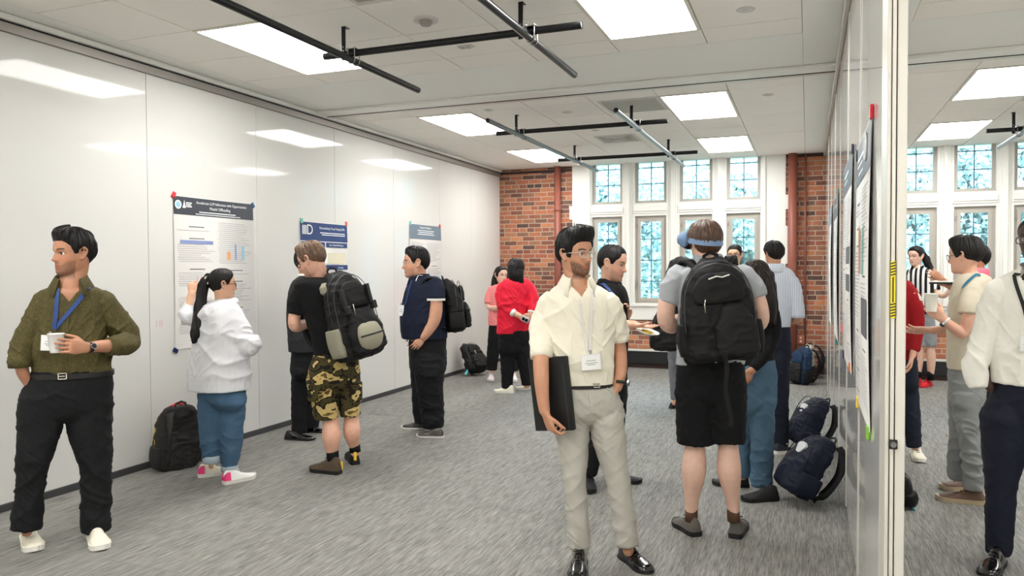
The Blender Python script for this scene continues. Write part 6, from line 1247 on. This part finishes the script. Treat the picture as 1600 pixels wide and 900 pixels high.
# crumpled grey jacket on the floor
me = union_mesh([loft([(floor_at(1222, 590)+[0, 0, .03], .05, .03, None), (floor_at(1229, 588)+[0, 0, .06], .13, .07, None), (floor_at(1237, 588)+[0, 0, .09], .15, .10, None), (floor_at(1244, 588)+[0, 0, .05], .08, .06, None)], 20, 5, bulge=True)], .01, 2)
P_ = coords(me); N_ = normals(me); P_ = P_+N_*((1-np.abs(2*vn(P_*[12, 12, 16], 5)-1))**2-.3)[:, None]*.035; P_[:, 2] = np.maximum(P_[:, 2], .004); me.vertices.foreach_set('co', P_.ravel())
o = link('jacket', me, fabric('grey_fleece', (150, 146, 138)), None, True); tag(o, 'crumpled grey jacket lying on the floor by the brick wall', 'jacket')
M0 = stand(1394, 792, 60, 20, .0); Mi = M0.inverted()
backpack('turquoise and black bag on the floor behind the partition end post', M0, .22, .26, .14, m=PB1, m2=PB1, seed=61, loose=[([tuple(Mi @ Vector(q)) for q in (floor_at(1404, 790)+[0, 0, .24], floor_at(1412, 789)+[0, 0, .16], floor_at(1417, 792)+[0, 0, .06], floor_at(1425, 797)+[0, 0, .012], floor_at(1430, 799)+[0, 0, .01])], .055, mat('turquoise_webbing', (84, 196, 206), .6)), ([tuple(Mi @ Vector(q)) for q in (floor_at(1406, 786)+[0, 0, .26], floor_at(1416, 786)+[0, 0, .12], floor_at(1422, 790)+[0, 0, .01])], .03, SOLEB)])

# ------------------------------------------------------------------ posters
INK = mat('print_grey', (188, 186, 188), .6); INKD = mat('print_dark', (96, 96, 100), .6); PAPER = mat('poster_paper', (236, 234, 230), .45); HDK = mat('header_charcoal', (58, 62, 72), .45); HNV = mat('header_navy', (26, 56, 112), .45); WHT = mat('print_white', (236, 238, 240), .5)
PALE = mat('print_pale_blue', (150, 198, 222), .6); BLU = mat('print_blue', (140, 156, 204), .6); ORG = mat('print_orange', (238, 170, 116), .6); GRN = mat('print_green', (130, 200, 180), .6); HGR = mat('header_slate', (112, 128, 142), .45)
def poster(label, M, w_, h, head, headh, title, seed=1, blocks=(), lines=True, bars=(), sub=()):
    """local x right, y up, z out of the wall; origin bottom left"""
    e = bpy.data.objects.new('poster', None); COL.objects.link(e); e.matrix_world = M; tag(e, label, 'poster')
    n = 14; vs = []; fs = []
    for i in range(n+1):
        for j in (0, 1):
            y = h*i/n; z = .004+.012*math.sin(i/n*math.pi)*(1 if j else .6); vs += [(w_*j, y, z), (w_*j, y, z-.0008)]
    for i in range(n): a = 4*i; fs += [(a, a+2, a+6, a+4), (a+1, a+5, a+7, a+3), (a, a+4, a+5, a+1), (a+2, a+3, a+7, a+6)]
    mb = MB(); mb.add(vs, fs); mb.build('sheet', PAPER, e, True)
    def zz(x, y): i = y/h; return .0052+.012*math.sin(i*math.pi)*(.6+.4*x/w_)
    def rect(mb, x0, y0, x1, y1, mi=0, dz=0.0):
        m_ = max(1, int((y1-y0)/.05)); 
        for k in range(m_):
            a, b_ = y0+(y1-y0)*k/m_, y0+(y1-y0)*(k+1)/m_; mb.add([(x0, a, zz(x0, a)+dz), (x1, a, zz(x1, a)+dz), (x1, b_, zz(x1, b_)+dz), (x0, b_, zz(x0, b_)+dz)], [(0, 1, 2, 3)], mi)
    mb = MB(); rect(mb, .0, h-headh, w_, h-.008, 0, .0006); mb.build('header_panel', head, e)
    rg = np.random.default_rng(seed); mb = MB(); cw = (w_-.09)/2
    if lines:
        for c in (0, 1):
            y = h-headh-.05
            while y > .06:
                x0 = .03+c*(cw+.03)
                if rg.random() < .13: y -= .05; rect(mb, x0+cw*.3, y, x0+cw*.7, y+.007, 1, .0006); y -= .03; continue
                if any(c == b_[0] and b_[1] < y < b_[2] for b_ in blocks): y -= .02; continue
                rect(mb, x0+rg.choice([0, .012]), y, x0+cw*rg.uniform(.6, 1), y+.0045, 0, .0006); y -= .0175
    mb.build('body_print', [INK, INKD], e)
    for c, y0, y1, mt in blocks:
        mb = MB(); x0 = .03+c*(cw+.03); rect(mb, x0+.03, y0, x0+cw-.03, y1, 0, .0008); mb.build('figure', mt, e)
    for x, y, bw, bh, mt in bars: mb = MB(); rect(mb, x, y, x+bw, y+bh, 0, .001); mb.build('chart_bar', mt, e)
    mb = MB()
    for body, x, y, sz, al in title: mb.text(body, Matrix.Translation((x, y, zz(x, y)+.001)), sz, 0, al, .0004)
    for x0, y0, x1, y1 in sub: rect(mb, x0, y0, x1, y1, 0, .0012)
    mb.build('lettering', WHT, e)
    return e
def magnet(M, c, lab, w_=.035, h=.05, rot=0.0, t=.014):
    o = bpy.data.objects.new('magnet', None); COL.objects.link(o); o.matrix_world = M @ Matrix.Rotation(rot, 4, 'Z'); tag(o, lab, 'magnet')
    mb = MB(); mb.box((-w_/2, -h/2, .0), (w_/2, h/2, t), .004); mb.build('body', mat('magnet_%d_%d_%d' % c, c, .4), o)
def wall_l(y, z): return frame_m((XL+.001, y, z), (0, 1, 0), (0, 0, 1), (1, 0, 0))
def wall_p(y, z): return frame_m((XR-.001, y, z), (0, -1, 0), (0, 0, 1), (-1, 0, 0))
e = poster('tall poster with charcoal header behind the woman in white', wall_l(4.81, .90), .955, 1.265, HDK, .155, [('Accelerate LLM Inference with Opportunistic', .56, 1.265-.045, .0335, 'CENTER'), ('Model Offloading', .53, 1.265-.088, .036, 'CENTER')], 3,
    blocks=[(0, .87, .90, BLU), (0, .20, .34, PALE)], bars=[(.60, .74, .045, .07, ORG), (.70, .74, .02, .14, BLU), (.79, .74, .03, .13, PALE)], sub=[(.28, 1.265-.128, .72, 1.265-.119), (.24, 1.265-.145, .78, 1.265-.138), (.135, 1.175, .2, 1.185), (.135, 1.19, .19, 1.20), (.135, 1.205, .2, 1.215)])
mb = MB(); mb.tube([(.045, 1.19, .012), (.045, 1.19, .0135)], .036, 28, mi=0); mb.tube([(.045, 1.19, .0135), (.045, 1.19, .0145)], .024, 24, mi=1); mb.add([(.09, 1.165, .013), (.128, 1.165, .013), (.112, 1.232, .013)], [(0, 1, 2)], 0); mb.build('logo', [WHT, PALE], e)
magnet(wall_l(4.815, 2.165), (206, 44, 56), 'red magnet at the top left corner of the tall poster', rot=-.5); magnet(wall_l(5.765, 2.15), (36, 84, 128), 'blue magnet at the top right corner of the tall poster', rot=.6); magnet(wall_l(4.81, .895), (24, 32, 88), 'navy magnet at the bottom left corner of the tall poster', rot=1.0)
e = poster('poster with navy header bars and a striped D logo behind the man in camouflage shorts', wall_l(6.47, .95), .85, 1.10, HNV, .20, [('Personalizing Travel Using LLMs', .80, 1.10-.06, .036, 'RIGHT'), ('Introduction', .21, 1.10-.237, .030, 'CENTER'), ('User-Guided Marketing', .63, 1.10-.237, .028, 'CENTER'), ('Marketing', .70, .62, .026, 'CENTER')], 5,
    blocks=[(1, .66, .78, mat('print_cream', (222, 216, 190), .6))], sub=[(.34, 1.10-.115, .80, 1.10-.105), (.37, 1.10-.135, .80, 1.10-.126)])
mb = MB(); mb.text('D', Matrix.Translation((.158, 1.01, .012)), .15, 0, 'CENTER', .0004)
for x0 in (.03, .05, .07, .09): mb.box((x0, .965, .0115), (x0+.012, 1.06, .0125))
mb.build('logo', WHT, e)
for x0, x1, y in ((.01, .42, .84), (.44, .84, .84), (.43, .84, .60)):
    mb = MB(); n = 4; vs = [(x0, y-.002, .0225), (x1, y-.002, .0225), (x1, y+.05, .021), (x0, y+.05, .021)]; vs = [(a, b_, .0052+.012*math.sin(b_/1.1*math.pi)*(.6+.4*a/.85)+.0007) for a, b_, _ in vs]; mb.add(vs, [(0, 1, 2, 3)]); mb.build('section_bar', HNV, e)
magnet(wall_l(6.50, 2.05), (120, 200, 180), 'mint magnet at the top left of the navy header poster'); magnet(wall_l(7.31, 2.06), (232, 120, 110), 'coral magnet at the top right of the navy header poster')
poster('poster with slate grey header above the head of the man in the navy polo', wall_l(8.76, .95), .91, 1.20, HGR, .20, [('Research Methods', .45, 1.20-.045, .042, 'CENTER')], 8, blocks=[(1, .40, .50, PALE)], sub=[(.22, 1.20-.09, .70, 1.20-.08), (.25, 1.20-.115, .66, 1.20-.105), (.22, 1.20-.14, .70, 1.20-.13)])
magnet(wall_l(8.79, 2.15), (120, 200, 190), 'mint magnet at the top left of the slate header poster'); magnet(wall_l(9.64, 2.15), (208, 70, 60), 'red magnet at the top right of the slate header poster')
# partition posters
e = poster('nearest poster on the partition with charcoal header and orange bar chart', wall_p(4.19, .90), .93, 1.24, HDK, .20, [], 11, blocks=[(1, .36, .52, INKD)], bars=[(.30, .62, .05, .22, ORG), (.39, .62, .05, .20, ORG), (.52, .62, .05, .20, PALE), (.60, .62, .05, .21, GRN)], sub=[(.12, 1.15, .5, 1.165), (.12, 1.12, .45, 1.13), (.2, 1.08, .5, 1.09)])
mb = MB(); mb.tube([(.68+.055*math.cos(t), 1.15+.055*math.sin(t), .012) for t in np.linspace(0, 6.2832, 25)], .005, 6); mb.tube([(.68+.025*math.cos(t), 1.15+.025*math.sin(t), .012) for t in np.linspace(0, 6.2832, 17)], .004, 6); mb.build('logo', WHT, e)
poster('middle poster on the partition with charcoal header and two dark figures', wall_p(5.70, .95), 1.10, 1.26, HDK, .20, [], 13, blocks=[(1, .46, .56, INKD), (1, .62, .72, INKD)], sub=[(.2, 1.17, .7, 1.185), (.2, 1.13, .6, 1.14)])
poster('third poster on the partition, narrow in view, with slate header', wall_p(7.62, .95), .92, 1.22, HDK, .20, [], 15, sub=[(.2, 1.12, .7, 1.13)])
poster('farthest poster on the partition, next to the brick wall', wall_p(9.35, .95), .92, 1.25, HGR, .20, [], 17, sub=[(.2, 1.15, .7, 1.16)])
for y, z, c, lab in ((3.27, 2.15, (214, 34, 50), 'red magnet at the top corner of the nearest partition poster'), (4.17, 2.10, (30, 60, 60), 'dark green magnet at the far top corner of the nearest partition poster'), (4.62, 2.20, (40, 40, 70), 'dark magnet at the top near corner of the middle partition poster'), (3.34, .89, (140, 200, 60), 'green and yellow magnet at the bottom of the nearest partition poster'),
                     (4.02, .90, (236, 208, 80), 'yellow magnet at the lower far corner of the nearest partition poster'), (4.75, .98, (240, 130, 50), 'orange magnet at the lower corner of the middle partition poster'), (5.55, .97, (74, 34, 84), 'purple magnet at the lower far corner of the middle partition poster'), (5.85, 1.12, (240, 110, 130), 'pink magnet below the middle partition poster'),
                     (6.75, 2.16, (60, 160, 150), 'teal magnet at the top of the third partition poster'), (7.0, .92, (40, 130, 140), 'teal magnet at the bottom of the third partition poster')): magnet(wall_p(y, z), c, lab, w_=.045, h=.055, t=.013)
def wall_q(y, z): return frame_m((XR2+.001, y, z), (0, 1, 0), (0, 0, 1), (1, 0, 0))
magnet(wall_q(2.9, 2.0), (236, 140, 60), 'orange magnet on the far face of the partition near its end post', w_=.03, h=.04, t=.02); magnet(wall_q(2.9, 1.14), (232, 50, 90), 'pink magnet low on the far face of the partition', w_=.03, h=.04, t=.02)
# faint pink handwriting on the whiteboard
mb = MB(); pt = on_x(248, 506, XL); mb.text('18', wall_l(float(pt[1]), float(pt[2])) @ Matrix.Translation((0, 0, .001)), .085, 0, 'CENTER', .0003)
tag(mb.build('handwriting', mat('pink_marker', (214, 190, 192), .6)), 'faint pink handwritten figure on the whiteboard left of the tall poster', 'writing')
